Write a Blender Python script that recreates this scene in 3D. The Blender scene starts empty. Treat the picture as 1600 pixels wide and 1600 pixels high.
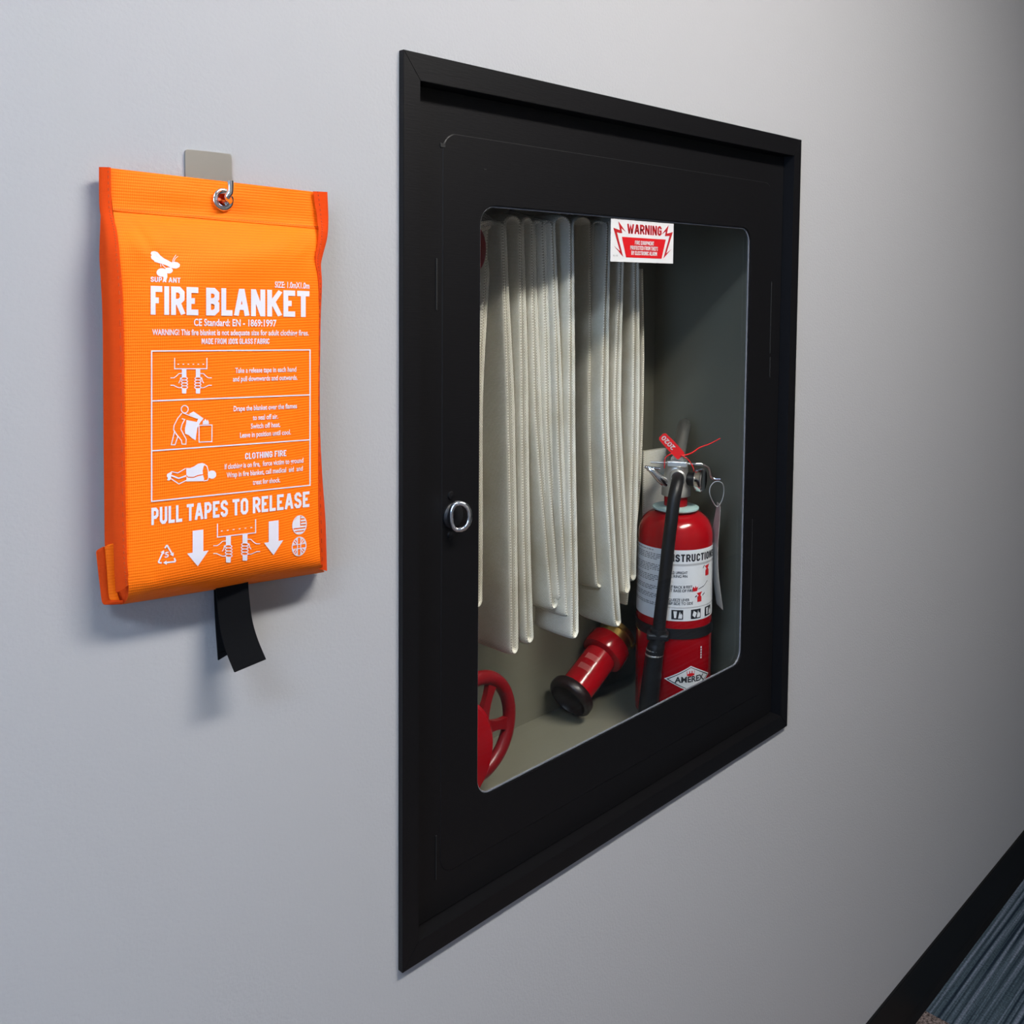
import bpy, bmesh, math, random
from mathutils import Vector, Matrix
from mathutils.geometry import tessellate_polygon
random.seed(7)
sc = bpy.context.scene
COL = sc.collection
PI = math.pi

# ------------------------------------------------------------------ camera
F = 1500.0; PY = 528.6                      # focal length and optical-axis row, in pixels of a 1600 frame
CAM = Vector((-0.5443, -0.6826, 1.3861))
RGT = Vector((0.70371155, -0.7104442, 0.00768729))
UPV = Vector((0.03528767, 0.04575558, 0.99832921))
FWD = Vector((0.70960893, 0.70226453, -0.05726865))
cd = bpy.data.cameras.new('camera'); cam = bpy.data.objects.new('camera', cd); COL.objects.link(cam)
cd.sensor_width = 36; cd.lens = 36 * F / 1600; cd.shift_y = (PY - 800) / 1600; cd.clip_start = 0.01
m = Matrix((RGT, UPV, -FWD)).transposed().to_4x4(); m.translation = CAM
cam.matrix_world = m
sc.camera = cam

# ------------------------------------------------------------------ world, lights, exposure
W = bpy.data.worlds.new('world'); sc.world = W; W.use_nodes = True
W.node_tree.nodes['Background'].inputs[0].default_value = (.6, .72, 1, 1)
W.node_tree.nodes['Background'].inputs[1].default_value = 0.6
vs = sc.view_settings
vs.view_transform = 'Standard'; vs.look = 'None'; vs.exposure = 0.0; vs.gamma = 1.0; vs.use_curve_mapping = False

def area(name, loc, aim, sx, sy, power, col):
    l = bpy.data.lights.new(name, 'AREA'); l.shape = 'RECTANGLE'; l.size = sx; l.size_y = sy
    l.energy = power; l.color = col
    o = bpy.data.objects.new(name, l); COL.objects.link(o); o.location = loc
    o.rotation_euler = (Vector(aim) - Vector(loc)).to_track_quat('-Z', 'Y').to_euler()
    return o
area('window_daylight', (-2.75, -0.95, 1.45), (0, -0.6, 1.3), 1.1, 1.3, 45, (.42, .62, 1.0))
LAMPS = [(0.36, -1.00, 92, (1.0, .955, .90)), (-1.50, -0.95, 66, (.66, .80, 1.0))]          # x, y, emission, colour of the lit ceiling lamps

# ------------------------------------------------------------------ helpers
def at(px, py, Y):
    d = FWD + RGT * ((px - 800) / F) + UPV * ((PY - py) / F)
    return CAM + d * ((Y - CAM.y) / d.y)

WO = {}
def tag(o, label=None, cat=None, group=None, kind=None):
    if label: o['label'] = label
    if cat: o['category'] = cat
    if group: o['group'] = group
    if kind: o['kind'] = kind
    return o
def thing(name, loc, label, cat, group=None):
    o = bpy.data.objects.new(name, None); COL.objects.link(o); o.location = loc
    o.empty_display_size = .05; WO[o] = Vector(loc)
    return tag(o, label, cat, group)
def obj(name, V, Fc, mat, parent=None, smooth=False, uv=None, auto=None):
    V = [Vector(v) for v in V]
    lo = Vector([min(v[i] for v in V) for i in range(3)]); hi = Vector([max(v[i] for v in V) for i in range(3)])
    c = (lo + hi) / 2
    me = bpy.data.meshes.new(name); me.from_pydata([v - c for v in V], [], Fc)
    if uv:
        ul = me.uv_layers.new(name='UVMap')
        for lp in me.loops: ul.data[lp.index].uv = uv[lp.vertex_index]
    if smooth:
        me.polygons.foreach_set('use_smooth', [True] * len(me.polygons))
        if auto: me.set_sharp_from_angle(angle=math.radians(auto))
    me.materials.append(mat); me.update()
    o = bpy.data.objects.new(name, me); COL.objects.link(o)
    WO[o] = c
    o.location = c - (WO[parent] if parent else Vector())
    if parent: o.parent = parent
    return o
class MB:
    def __init__(s): s.v = []; s.f = []
    def add(s, V, Fc):
        n = len(s.v); s.v += [Vector(v) for v in V]; s.f += [tuple(i + n for i in f) for f in Fc]; return s
    def build(s, name, mat, parent=None, smooth=False, auto=None): return obj(name, s.v, s.f, mat, parent, smooth, None, auto)
def bm_out(bm):
    bmesh.ops.recalc_face_normals(bm, faces=bm.faces); bm.verts.index_update()
    r = [v.co.copy() for v in bm.verts], [tuple(v.index for v in f.verts) for f in bm.faces]; bm.free(); return r
def box(x0, x1, y0, y1, z0, z1, bev=0, seg=2):
    bm = bmesh.new(); bmesh.ops.create_cube(bm, size=1)
    for v in bm.verts: v.co = ((x0 + x1) / 2 + v.co.x * (x1 - x0), (y0 + y1) / 2 + v.co.y * (y1 - y0), (z0 + z1) / 2 + v.co.z * (z1 - z0))
    if bev: bmesh.ops.bevel(bm, geom=list(bm.edges), offset=bev, segments=seg, affect='EDGES', profile=.5)
    return bm_out(bm)
def frame_of(d):
    d = Vector(d).normalized(); a = Vector((0, 0, 1)) if abs(d.z) < .9 else Vector((1, 0, 0))
    u = d.cross(a).normalized(); return d, u, d.cross(u)
def lathe(prof, o=(0, 0, 0), d=(0, 0, 1), n=40, closed=False):
    """prof: (radius, height) pairs along axis d from o"""
    d, u, w = frame_of(d); o = Vector(o); V = []; Fc = []
    for r, h in prof:
        for k in range(n):
            a = 2 * PI * k / n; V.append(o + d * h + (u * math.cos(a) + w * math.sin(a)) * max(r, 1e-5))
    m_ = len(prof)
    for i in range(m_ if closed else m_ - 1):
        j = (i + 1) % m_
        for k in range(n):
            l = (k + 1) % n; Fc.append((i * n + k, i * n + l, j * n + l, j * n + k))
    return V, Fc
def spline(P, n=8, closed=False):
    P = [Vector(p) for p in P]; out = []; N = len(P)
    for i in range(N if closed else N - 1):
        g = (lambda k: P[k % N]) if closed else (lambda k: P[min(max(k, 0), N - 1)])
        a, b, c, e = g(i - 1), g(i), g(i + 1), g(i + 2)
        for k in range(n):
            t = k / n
            out.append(.5 * (2 * b + (c - a) * t + (2 * a - 5 * b + 4 * c - e) * t * t + (3 * b - a - 3 * c + e) * t ** 3))
    if not closed: out.append(P[-1])
    return out
def tube(P, r, n=12, closed=False, flat=1.0):
    """r: number or function of 0..1; parallel transported"""
    P = [Vector(p) for p in P]; N = len(P); V = []; Fc = []
    T = []
    for i in range(N):
        a = P[i - 1] if (i or closed) else P[i]; b = P[(i + 1) % N] if (i < N - 1 or closed) else P[i]
        T.append((b - a).normalized())
    _, u, _ = frame_of(T[0])
    for i in range(N):
        u = (u - T[i] * u.dot(T[i])).normalized(); w = T[i].cross(u)
        rr = r(i / (N - 1)) if callable(r) else r
        for k in range(n):
            a = 2 * PI * k / n; V.append(P[i] + (u * math.cos(a) * flat + w * math.sin(a)) * rr)
    for i in range(N if closed else N - 1):
        j = (i + 1) % N
        for k in range(n):
            l = (k + 1) % n; Fc.append((i * n + k, i * n + l, j * n + l, j * n + k))
    if not closed:
        Fc.append(tuple(range(n))[::-1]); Fc.append(tuple(range((N - 1) * n, N * n)))
    return V, Fc
def rrect(x0, x1, z0, z1, r, k=6):
    """rounded rectangle, points with their corner index"""
    out = []
    for c, (cx, cz, a0) in enumerate([(x1 - r, z1 - r, 0), (x0 + r, z1 - r, PI / 2), (x0 + r, z0 + r, PI), (x1 - r, z0 + r, 1.5 * PI)]):
        for i in range(k + 1):
            a = a0 + PI / 2 * i / k; out.append((cx + r * math.cos(a), cz + r * math.sin(a), c))
    return out
def ring_plate(outer, inner, y0, y1):
    """plate between two loops of equal count, front y0, back y1"""
    n = len(outer); V = []; Fc = []
    for y in (y0, y1):
        V += [(p[0], y, p[1]) for p in outer]; V += [(p[0], y, p[1]) for p in inner]
    for i in range(n):
        j = (i + 1) % n
        Fc += [(i, j, n + j, n + i), (2 * n + j, 2 * n + i, 3 * n + i, 3 * n + j), (j, i, 2 * n + i, 2 * n + j), (n + i, n + j, 3 * n + j, 3 * n + i)]
    return V, Fc
def solid_plate(loop, y0, y1):
    n = len(loop); V = [(p[0], y0, p[1]) for p in loop] + [(p[0], y1, p[1]) for p in loop]
    return V, [tuple(range(n)), tuple(range(2 * n - 1, n - 1, -1))] + [((i + 1) % n, i, n + i, n + (i + 1) % n) for i in range(n)]

# flat 2-D print: polygons, strokes, text -> triangles, subdivided, then mapped to a surface
class Print:
    def __init__(s): s.v = []; s.f = []
    def add(s, V, Fc): n = len(s.v); s.v += [tuple(p[:2]) for p in V]; s.f += [tuple(i + n for i in f) for f in Fc]
    def poly(s, P):
        t = tessellate_polygon([[Vector((p[0], p[1], 0)) for p in P]]); s.add(P, t)
    def stroke(s, P, w, closed=False, sx=1.0):
        P = [Vector(p[:2]) for p in P]; N = len(P); L = []; R = []
        for i in range(N):
            d0 = (P[i] - P[i - 1]).normalized() if (i or closed) else None
            d1 = (P[(i + 1) % N] - P[i]).normalized() if (i < N - 1 or closed) else None
            t = ((d0 or d1) + (d1 or d0))
            t = t.normalized() if t.length > 1e-6 else (d1 or d0)
            k = 1 / max(.45, abs(t.dot(d1 or d0))); nrm = Vector((-t.y * sx, t.x))
            L.append(P[i] + nrm * w / 2 * k); R.append(P[i] - nrm * w / 2 * k)
        V = L + R
        s.add(V, [(i, (i + 1) % N, N + (i + 1) % N, N + i) for i in range(N if closed else N - 1)])
    def ellipse(s, cx, cy, rx, ry, w=None, n=20):
        P = [(cx + rx * math.cos(2 * PI * k / n), cy + ry * math.sin(2 * PI * k / n)) for k in range(n)]
        s.stroke(P, w, True) if w else s.poly(P)
    def text(s, body, x0, x1, base, h, bold=.012, rot=0, sh=0):
        """fit between x0 and x1, capital height h (negative y is up when h<0)"""
        V, Fc = glyphs(body, bold)
        a = min(v[0] for v in V); b = max(v[0] for v in V)
        s.add([(x0 + (v[0] - a) / (b - a) * (x1 - x0), base - v[1] / CAPH * h) for v in V], Fc)
    def surface(s, fn, maxlen, name, mat, parent):
        bm = bmesh.new(); vs_ = [bm.verts.new((p[0], p[1], 0)) for p in s.v]
        for f in s.f:
            try: bm.faces.new([vs_[i] for i in f])
            except ValueError: pass
        bmesh.ops.triangulate(bm, faces=bm.faces)
        for _ in range(6):
            e = [e for e in bm.edges if e.calc_length() > maxlen]
            if not e: break
            bmesh.ops.subdivide_edges(bm, edges=e, cuts=1); bmesh.ops.triangulate(bm, faces=bm.faces)
        bm.verts.index_update()
        V = [fn(v.co.x, v.co.y) for v in bm.verts]; Fc = [tuple(v.index for v in f.verts) for f in bm.faces]; bm.free()
        return obj(name, V, Fc, mat, parent)
def glyphs(body, bold):
    cu = bpy.data.curves.new('glyphs', 'FONT'); cu.body = body; cu.size = 1; cu.offset = bold; cu.resolution_u = 3
    o = bpy.data.objects.new('glyphs', cu); COL.objects.link(o)
    me = bpy.data.meshes.new_from_object(o.evaluated_get(bpy.context.evaluated_depsgraph_get()))
    V = [v.co.copy() for v in me.vertices]; Fc = [tuple(p.vertices) for p in me.polygons]
    bpy.data.objects.remove(o); bpy.data.curves.remove(cu); bpy.data.meshes.remove(me)
    return V, Fc
CAPH = max(v[1] for v in glyphs('H', 0)[0])


# condensed block capitals drawn as strokes on a unit centre-line box
BLOCK = {
 'A': (.62, [[(0, 0), (.42, 1), (.58, 1), (1, 0)], [(.18, .28), (.82, .28)]]), 'B': (.56, [[(.6, .53), (0, .53), (0, 1), (.65, 1), (1, .87), (1, .66), (.65, .53), (1, .40), (1, .13), (.65, 0), (0, 0), (0, .53)]]),
 'C': (.55, [[(1, .70), (1, .84), (.7, 1), (.3, 1), (0, .84), (0, .16), (.3, 0), (.7, 0), (1, .16), (1, .30)]]), 'D': (.56, [[(0, 0), (0, 1), (.6, 1), (1, .84), (1, .16), (.6, 0), (0, 0), (0, .2)]]),
 'E': (.50, [[(1, 1), (0, 1), (0, 0), (1, 0)], [(0, .51), (.85, .51)]]), 'F': (.49, [[(1, 1), (0, 1), (0, 0)], [(0, .50), (.85, .50)]]),
 'G': (.55, [[(1, .72), (1, .84), (.7, 1), (.3, 1), (0, .84), (0, .16), (.3, 0), (.7, 0), (1, .16), (1, .46), (.5, .46)]]), 'H': (.57, [[(0, 0), (0, 1)], [(1, 0), (1, 1)], [(0, .5), (1, .5)]]),
 'I': (0, [[(0, 0), (0, 1)]]), 'J': (.5, [[(1, 1), (1, .16), (.7, 0), (.3, 0), (0, .16), (0, .3)]]), 'K': (.60, [[(0, 0), (0, 1)], [(1, 1), (.12, .42)], [(.36, .56), (1, 0)]]),
 'L': (.47, [[(0, 1), (0, 0), (1, 0)]]), 'M': (.74, [[(0, 0), (0, 1), (.12, 1), (.5, .3), (.88, 1), (1, 1), (1, 0)]]), 'N': (.60, [[(0, 0), (0, 1), (.08, 1), (.92, 0), (1, 0), (1, 1)]]),
 'O': (.57, [[(.3, 0), (0, .16), (0, .84), (.3, 1), (.7, 1), (1, .84), (1, .16), (.7, 0), (.3, 0), (.1, .1)]]), 'P': (.54, [[(0, 0), (0, 1), (.65, 1), (1, .85), (1, .57), (.65, .42), (0, .42)]]),
 'Q': (.57, [[(.3, 0), (0, .16), (0, .84), (.3, 1), (.7, 1), (1, .84), (1, .16), (.7, 0), (.3, 0), (.1, .1)], [(.6, .25), (1, -.05)]]), 'R': (.57, [[(0, 0), (0, 1), (.65, 1), (1, .86), (1, .60), (.65, .46), (0, .46)], [(.5, .46), (1, 0)]]),
 'S': (.54, [[(1, .74), (1, .84), (.7, 1), (.3, 1), (0, .86), (0, .68), (.25, .55), (.75, .46), (1, .32), (1, .15), (.7, 0), (.3, 0), (0, .15), (0, .26)]]), 'T': (.52, [[(0, 1), (1, 1)], [(.5, 1), (.5, 0)]]),
 'U': (.56, [[(0, 1), (0, .16), (.3, 0), (.7, 0), (1, .16), (1, 1)]]), 'V': (.6, [[(0, 1), (.46, 0), (.54, 0), (1, 1)]]), 'W': (.84, [[(0, 1), (.22, 0), (.28, 0), (.5, .9), (.72, 0), (.78, 0), (1, 1)]]),
 'X': (.6, [[(0, 0), (1, 1)], [(0, 1), (1, 0)]]), 'Y': (.58, [[(0, 1), (.5, .45), (1, 1)], [(.5, .5), (.5, 0)]]), 'Z': (.52, [[(0, 1), (1, 1), (0, 0), (1, 0)]]),
 '0': (.55, [[(.3, 0), (0, .16), (0, .84), (.3, 1), (.7, 1), (1, .84), (1, .16), (.7, 0), (.3, 0), (.1, .1)]]), '1': (.25, [[(0, .8), (1, 1), (1, 0)]]), '%': (.6, [[(0, 0), (1, 1)], [(0, .7), (0, 1), (.3, 1), (.3, .7), (0, .7)], [(.7, 0), (.7, .3), (1, .3), (1, 0), (.7, 0)]]),
 '2': (.52, [[(0, .74), (0, .86), (.3, 1), (.7, 1), (1, .86), (1, .65), (0, 0), (1, 0)]]), ' ': (.16, []),
}
def block_text(prt, body, x0, x1, base, h, t=.2, gap=.085):
    """t: stroke weight, gap: letter gap, as shares of the height"""
    pos = []; x_ = 0
    for ch in body:
        w_ = BLOCK[ch][0]; pos.append(x_); x_ += max(w_ - t, 0) + t + gap if ch != ' ' else w_ + gap
    tot = x_ - gap; k = (x1 - x0) / tot                       # horizontal squeeze
    for ch, px_ in zip(body, pos):
        w_ = max(BLOCK[ch][0] - t, 0)
        for pl in BLOCK[ch][1]:
            P = [Vector((px_ + t / 2 + q[0] * w_, t / 2 + q[1] * (1 - t))) for q in pl]
            for e, n_ in ((0, 1), (-1, -2)):
                if pl[e][0] in (0, 1) or pl[e][1] in (0, 1):
                    d = (P[e] - P[n_]).normalized()
                    if (abs(d.x) < .05 and pl[e][1] in (0, 1)) or (abs(d.y) < .05 and pl[e][0] in (0, 1)) or min(abs(d.x), abs(d.y)) > .05 and pl[e][1] in (0, 1): P[e] = P[e] + d * t / 2
            tmp = Print(); tmp.stroke(P, t); 
            V = [(x0 + v[0] * k, base - min(max(v[1], 0), 1) * h) for v in tmp.v]; prt.add(V, tmp.f)

# ------------------------------------------------------------------ materials
def mat(name, col, rough=.5, metal=0, spec=.5, coat=0, sheen=0):
    mt = bpy.data.materials.new(name); mt.use_nodes = True; b = mt.node_tree.nodes['Principled BSDF']
    b.inputs['Base Color'].default_value = (*col, 1); b.inputs['Roughness'].default_value = rough
    b.inputs['Metallic'].default_value = metal; b.inputs['Specular IOR Level'].default_value = spec
    b.inputs['Coat Weight'].default_value = coat; b.inputs['Coat Roughness'].default_value = .08
    b.inputs['Sheen Weight'].default_value = sheen
    return mt
def N(mt, t, **kw):
    n = mt.node_tree.nodes.new(t)
    for k, v in kw.items():
        if k in n.inputs: n.inputs[k].default_value = v
        else: setattr(n, k, v)
    return n
def L(mt, a, b): mt.node_tree.links.new(a, b)
def bump(mt, height, strength, dist):
    b = N(mt, 'ShaderNodeBump', Strength=strength, Distance=dist); L(mt, height, b.inputs['Height'])
    L(mt, b.outputs[0], mt.node_tree.nodes['Principled BSDF'].inputs['Normal'])
def noise_bump(mt, scale, strength, dist, detail=2):
    tc = N(mt, 'ShaderNodeTexCoord'); n = N(mt, 'ShaderNodeTexNoise', Scale=scale, Detail=detail)
    L(mt, tc.outputs['Object'], n.inputs['Vector']); bump(mt, n.outputs['Fac'], strength, dist)
def vary(mt, scale, c0, c1, detail=4, lo=.35, hi=.65, vec=None):
    tc = N(mt, 'ShaderNodeTexCoord'); n = N(mt, 'ShaderNodeTexNoise', Scale=scale, Detail=detail)
    L(mt, tc.outputs['Object'], n.inputs['Vector'])
    r = N(mt, 'ShaderNodeValToRGB'); r.color_ramp.elements[0].color = (*c0, 1); r.color_ramp.elements[1].color = (*c1, 1)
    r.color_ramp.elements[0].position = lo; r.color_ramp.elements[1].position = hi
    L(mt, n.outputs['Fac'], r.inputs['Fac']); L(mt, r.outputs[0], mt.node_tree.nodes['Principled BSDF'].inputs['Base Color'])

M_wall = mat('painted_wall', (.365, .365, .37), .62, spec=.35); noise_bump(M_wall, 330, .22, .0016, 3)
M_wall2 = mat('taupe_wall', (.20, .19, .18), .7, spec=.3)
M_ceil = mat('ceiling_tile', (.5, .5, .48), .9); noise_bump(M_ceil, 90, .3, .002)
M_black = mat('black_brushed_paint', (.003, .0028, .0034), .46, spec=.27)
def black_paint():
    mt = M_black; tc = N(mt, 'ShaderNodeTexCoord'); mp = N(mt, 'ShaderNodeMapping'); mp.inputs['Scale'].default_value = (60, 60, 900)
    n = N(mt, 'ShaderNodeTexNoise', Scale=1.0, Detail=3); L(mt, tc.outputs['Object'], mp.inputs[0]); L(mt, mp.outputs[0], n.inputs['Vector'])
    bump(mt, n.outputs['Fac'], .12, .001)
black_paint()
M_chip = mat('paint_scar', (.002, .002, .002), .7)
M_tub = mat('olive_grey_enamel', (.180, .174, .132), .45, spec=.4); noise_bump(M_tub, 400, .12, .001)
M_base = mat('black_vinyl', (.004, .004, .0045), .55, spec=.2)
M_red = mat('red_enamel', (.34, .002, .006), .18, spec=.45)
M_redd = mat('red_cast_enamel', (.20, .004, .007), .33, spec=.5); noise_bump(M_redd, 120, .1, .001)
M_chrome = mat('chrome', (.75, .75, .76), .14, metal=1)
M_alu = mat('cast_aluminium', (.55, .55, .53), .38, metal=.85)
M_steel = mat('brushed_steel', (.46, .44, .40), .38, metal=.9)
M_brass = mat('brass', (.62, .42, .13), .32, metal=1)
M_rubber = mat('black_rubber', (.008, .008, .009), .42, spec=.4)
M_bumper = mat('dark_rubber_bumper', (.012, .004, .004), .38)
M_white = mat('white_print', (.66, .63, .68), .7, spec=.2)
M_label = mat('white_vinyl_label', (.66, .68, .70), .35)
M_ink = mat('black_ink', (.012, .013, .018), .5)
M_grey = mat('grey_ink', (.14, .14, .15), .5)
M_lgrey = mat('light_grey_print', (.42, .43, .44), .4)
M_redink = mat('red_ink', (.55, .008, .012), .4)
M_darkredink = mat('dark_red_ink', (.40, .012, .015), .4)
M_sticker = mat('white_sticker', (.60, .60, .59), .45)
M_plasticred = mat('red_plastic', (.75, .012, .014), .35)
M_teal = mat('pale_teal_plastic', (.36, .52, .50), .4)
M_tape = mat('black_webbing', (.0018, .0018, .0022), .85, spec=.12)
M_card = mat('buff_card', (.42, .40, .37), .7)
M_trim = mat('clear_edge_gasket', (.16, .17, .19), .2)

def weave_hose():
    mt = mat('woven_hose', (.80, .765, .655), .8, spec=.25, sheen=.15); b = mt.node_tree.nodes['Principled BSDF']
    uv = N(mt, 'ShaderNodeUVMap'); br = N(mt, 'ShaderNodeTexBrick')
    br.offset = .5; br.inputs['Scale'].default_value = 1
    br.inputs['Color1'].default_value = (.95, .92, .83, 1); br.inputs['Color2'].default_value = (.90, .86, .75, 1)
    br.inputs['Mortar'].default_value = (.46, .43, .34, 1); br.inputs['Mortar Size'].default_value = .14
    br.inputs['Mortar Smooth'].default_value = .6; br.inputs['Brick Width'].default_value = 1; br.inputs['Row Height'].default_value = .75
    L(mt, uv.outputs[0], br.inputs['Vector'])
    tc = N(mt, 'ShaderNodeTexCoord'); n = N(mt, 'ShaderNodeTexNoise', Scale=14, Detail=3); L(mt, tc.outputs['Object'], n.inputs['Vector'])
    r = N(mt, 'ShaderNodeValToRGB'); r.color_ramp.elements[0].position = .30; r.color_ramp.elements[0].color = (.80, .77, .70, 1)
    r.color_ramp.elements[1].position = .55; r.color_ramp.elements[1].color = (1, 1, 1, 1); L(mt, n.outputs['Fac'], r.inputs[0])
    mx = N(mt, 'ShaderNodeMixRGB', blend_type='MULTIPLY'); mx.inputs[0].default_value = .8
    L(mt, br.outputs['Color'], mx.inputs[1]); L(mt, r.outputs[0], mx.inputs[2]); L(mt, mx.outputs[0], b.inputs['Base Color'])
    inv = N(mt, 'ShaderNodeMath', operation='SUBTRACT'); inv.inputs[0].default_value = 1; L(mt, br.outputs['Fac'], inv.inputs[1])
    bump(mt, inv.outputs[0], .5, .0006)
    return mt
M_hose = weave_hose()
def fabric(name, c0, c1, period, rough=.62):
    mt = mat(name, c0, rough, spec=.12); b = mt.node_tree.nodes['Principled BSDF']
    tc = N(mt, 'ShaderNodeTexCoord')
    wz = N(mt, 'ShaderNodeTexWave', wave_type='BANDS', bands_direction='Z', Scale=PI / 10 / period, Distortion=.6, Detail=1)
    wz.inputs['Detail Scale'].default_value = 3
    wx = N(mt, 'ShaderNodeTexWave', wave_type='BANDS', bands_direction='X', Scale=PI / 10 / (period * .6))
    L(mt, tc.outputs['Object'], wz.inputs['Vector']); L(mt, tc.outputs['Object'], wx.inputs['Vector'])
    mx = N(mt, 'ShaderNodeMixRGB'); mx.inputs[1].default_value = (*c1, 1); mx.inputs[2].default_value = (*c0, 1)
    p = N(mt, 'ShaderNodeMath', operation='POWER'); p.inputs[1].default_value = .45; L(mt, wz.outputs['Fac'], p.inputs[0])
    L(mt, p.outputs[0], mx.inputs[0]); L(mt, mx.outputs[0], b.inputs['Base Color'])
    ad = N(mt, 'ShaderNodeMath', operation='MULTIPLY_ADD'); ad.inputs[1].default_value = .3
    L(mt, wx.outputs['Fac'], ad.inputs[0]); L(mt, p.outputs[0], ad.inputs[2]); bump(mt, ad.outputs[0], .35, .0005)
    return mt
M_orange = fabric('orange_coated_fabric', (1.0, .182, .005), (.95, .142, .003), .0021)
M_binding = fabric('orange_binding_tape', (.68, .060, .003), (.56, .043, .002), .0009, .8)
M_thread = mat('dark_orange_thread', (.45, .05, .004), .8)
def glass():
    mt = bpy.data.materials.new('clear_glass'); mt.use_nodes = True; nt = mt.node_tree; nt.nodes.clear()
    o = nt.nodes.new('ShaderNodeOutputMaterial'); t = nt.nodes.new('ShaderNodeBsdfTransparent'); g = nt.nodes.new('ShaderNodeBsdfGlossy')
    t.inputs[0].default_value = (.985, .99, .985, 1); g.inputs['Roughness'].default_value = .01
    lw = nt.nodes.new('ShaderNodeLayerWeight'); lw.inputs[0].default_value = .5; mx = nt.nodes.new('ShaderNodeMixShader')
    pw = nt.nodes.new('ShaderNodeMath'); pw.operation = 'POWER'; pw.inputs[1].default_value = 5
    ma = nt.nodes.new('ShaderNodeMath'); ma.operation = 'MULTIPLY_ADD'; ma.inputs[1].default_value = .96; ma.inputs[2].default_value = .035
    nt.links.new(lw.outputs['Facing'], pw.inputs[0]); nt.links.new(pw.outputs[0], ma.inputs[0]); nt.links.new(ma.outputs[0], mx.inputs[0])
    nt.links.new(t.outputs[0], mx.inputs[1]); nt.links.new(g.outputs[0], mx.inputs[2]); nt.links.new(mx.outputs[0], o.inputs[0])
    return mt
M_glass = glass()
def emitter(mt, col, s):
    nt = mt.node_tree; nt.nodes.clear(); o = nt.nodes.new('ShaderNodeOutputMaterial'); e = nt.nodes.new('ShaderNodeEmission')
    e.inputs[0].default_value = (*col, 1); e.inputs[1].default_value = s; nt.links.new(e.outputs[0], o.inputs[0])
def carpet():
    mt = mat('striped_carpet', (.1, .12, .14), .95, spec=.1); b = mt.node_tree.nodes['Principled BSDF']
    tc = N(mt, 'ShaderNodeTexCoord'); mp = N(mt, 'ShaderNodeMapping'); mp.inputs['Scale'].default_value = (.9, 80, 1); gp = N(mt, 'ShaderNodeNewGeometry'); L(mt, gp.outputs['Position'], mp.inputs[0])
    n = N(mt, 'ShaderNodeTexNoise', Scale=1.6, Detail=2); L(mt, mp.outputs[0], n.inputs['Vector'])
    r = N(mt, 'ShaderNodeValToRGB'); e = r.color_ramp.elements
    e[0].position = .36; e[0].color = (.008, .014, .024, 1); e[1].position = .66; e[1].color = (.12, .14, .18, 1)
    k = e.new(.5); k.color = (.040, .060, .075, 1); L(mt, n.outputs['Fac'], r.inputs[0])
    n2 = N(mt, 'ShaderNodeTexNoise', Scale=230, Detail=2); L(mt, tc.outputs['Object'], n2.inputs['Vector'])
    mx = N(mt, 'ShaderNodeMixRGB', blend_type='OVERLAY'); mx.inputs[0].default_value = .7
    L(mt, r.outputs[0], mx.inputs[1]); L(mt, n2.outputs['Fac'], mx.inputs[2]); L(mt, mx.outputs[0], b.inputs['Base Color'])
    bump(mt, n2.outputs['Fac'], .8, .004)
    return mt
M_carpet = carpet()
M_carpet2 = mat('mottled_brown_carpet', (.1, .08, .07), .95, spec=.1); vary(M_carpet2, 210, (.03, .022, .020), (.21, .165, .15)); 

# ------------------------------------------------------------------ the setting
X0, X1, YB, ZC = -2.7, 6.0, -1.9, 2.55
HX0, HX1, HZ0, HZ1 = .006, .713, .748, 1.586          # opening for the cabinet
w = MB()
for a in ((X0, HX0, 0, ZC), (HX1, X1, 0, ZC), (HX0, HX1, 0, HZ0), (HX0, HX1, HZ1, ZC)):
    w.add(*box(a[0], a[1], 0, .32, a[2], a[3]))
tag(w.build('wall_front', M_wall), 'pale grey painted wall with a fine stipple, cabinet set into it', kind='structure')
tag(obj('wall_back', *box(X0, X1, YB - .1, YB, 0, ZC), M_wall2), 'taupe painted wall across the corridor', kind='structure')
WZ0, WZ1, WY0, WY1 = .85, 2.05, -1.5, -.4
w = MB()
for a in ((YB, WY0, 0, ZC), (WY1, .32, 0, ZC), (WY0, WY1, 0, WZ0), (WY0, WY1, WZ1, ZC)): w.add(*box(X0 - .12, X0, a[0], a[1], a[2], a[3]))
tag(w.build('wall_left', M_wall), 'end wall of the corridor with a window', kind='structure')
tag(obj('wall_right', *box(X1, X1 + .1, YB, .32, 0, ZC), M_wall), 'far end wall of the corridor', kind='structure')
tag(obj('ceiling', *box(X0 - .12, X1 + .1, YB - .1, .32, ZC, ZC + .08), M_ceil), 'white ceiling above the corridor', kind='structure')
win = MB()
for a in ((WY0, WY1, WZ0, WZ0 + .05), (WY0, WY1, WZ1 - .05, WZ1), (WY0, WY0 + .05, WZ0, WZ1), (WY1 - .05, WY1, WZ0, WZ1)): win.add(*box(X0 - .09, X0 - .03, *a))
wn = tag(win.build('window_1', M_sticker), 'white framed window at the end of the corridor', kind='structure')
obj('pane', *box(X0 - .065, X0 - .059, WY0 + .05, WY1 - .05, WZ0 + .05, WZ1 - .05), M_glass, wn)
fl = tag(obj('floor', *box(X0 - .12, X1 + .1, YB - .1, .32, -.1, -.008), M_base), 'carpeted corridor floor', kind='structure')
TS = .5
ix = 0
x = 1.275 - TS * 8
while x < X1:
    for j in range(4):
        mt = M_carpet2 if x < 1.27 else M_carpet
        y1 = -.0105 - j * .472
        tl = obj('carpet_tile', *box(max(x, X0) + .0008, min(x + TS, X1) - .0008, y1 - .4712, y1 - .0008, -.0085, 0, .0012, 1), mt, fl)
    x += TS
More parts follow.
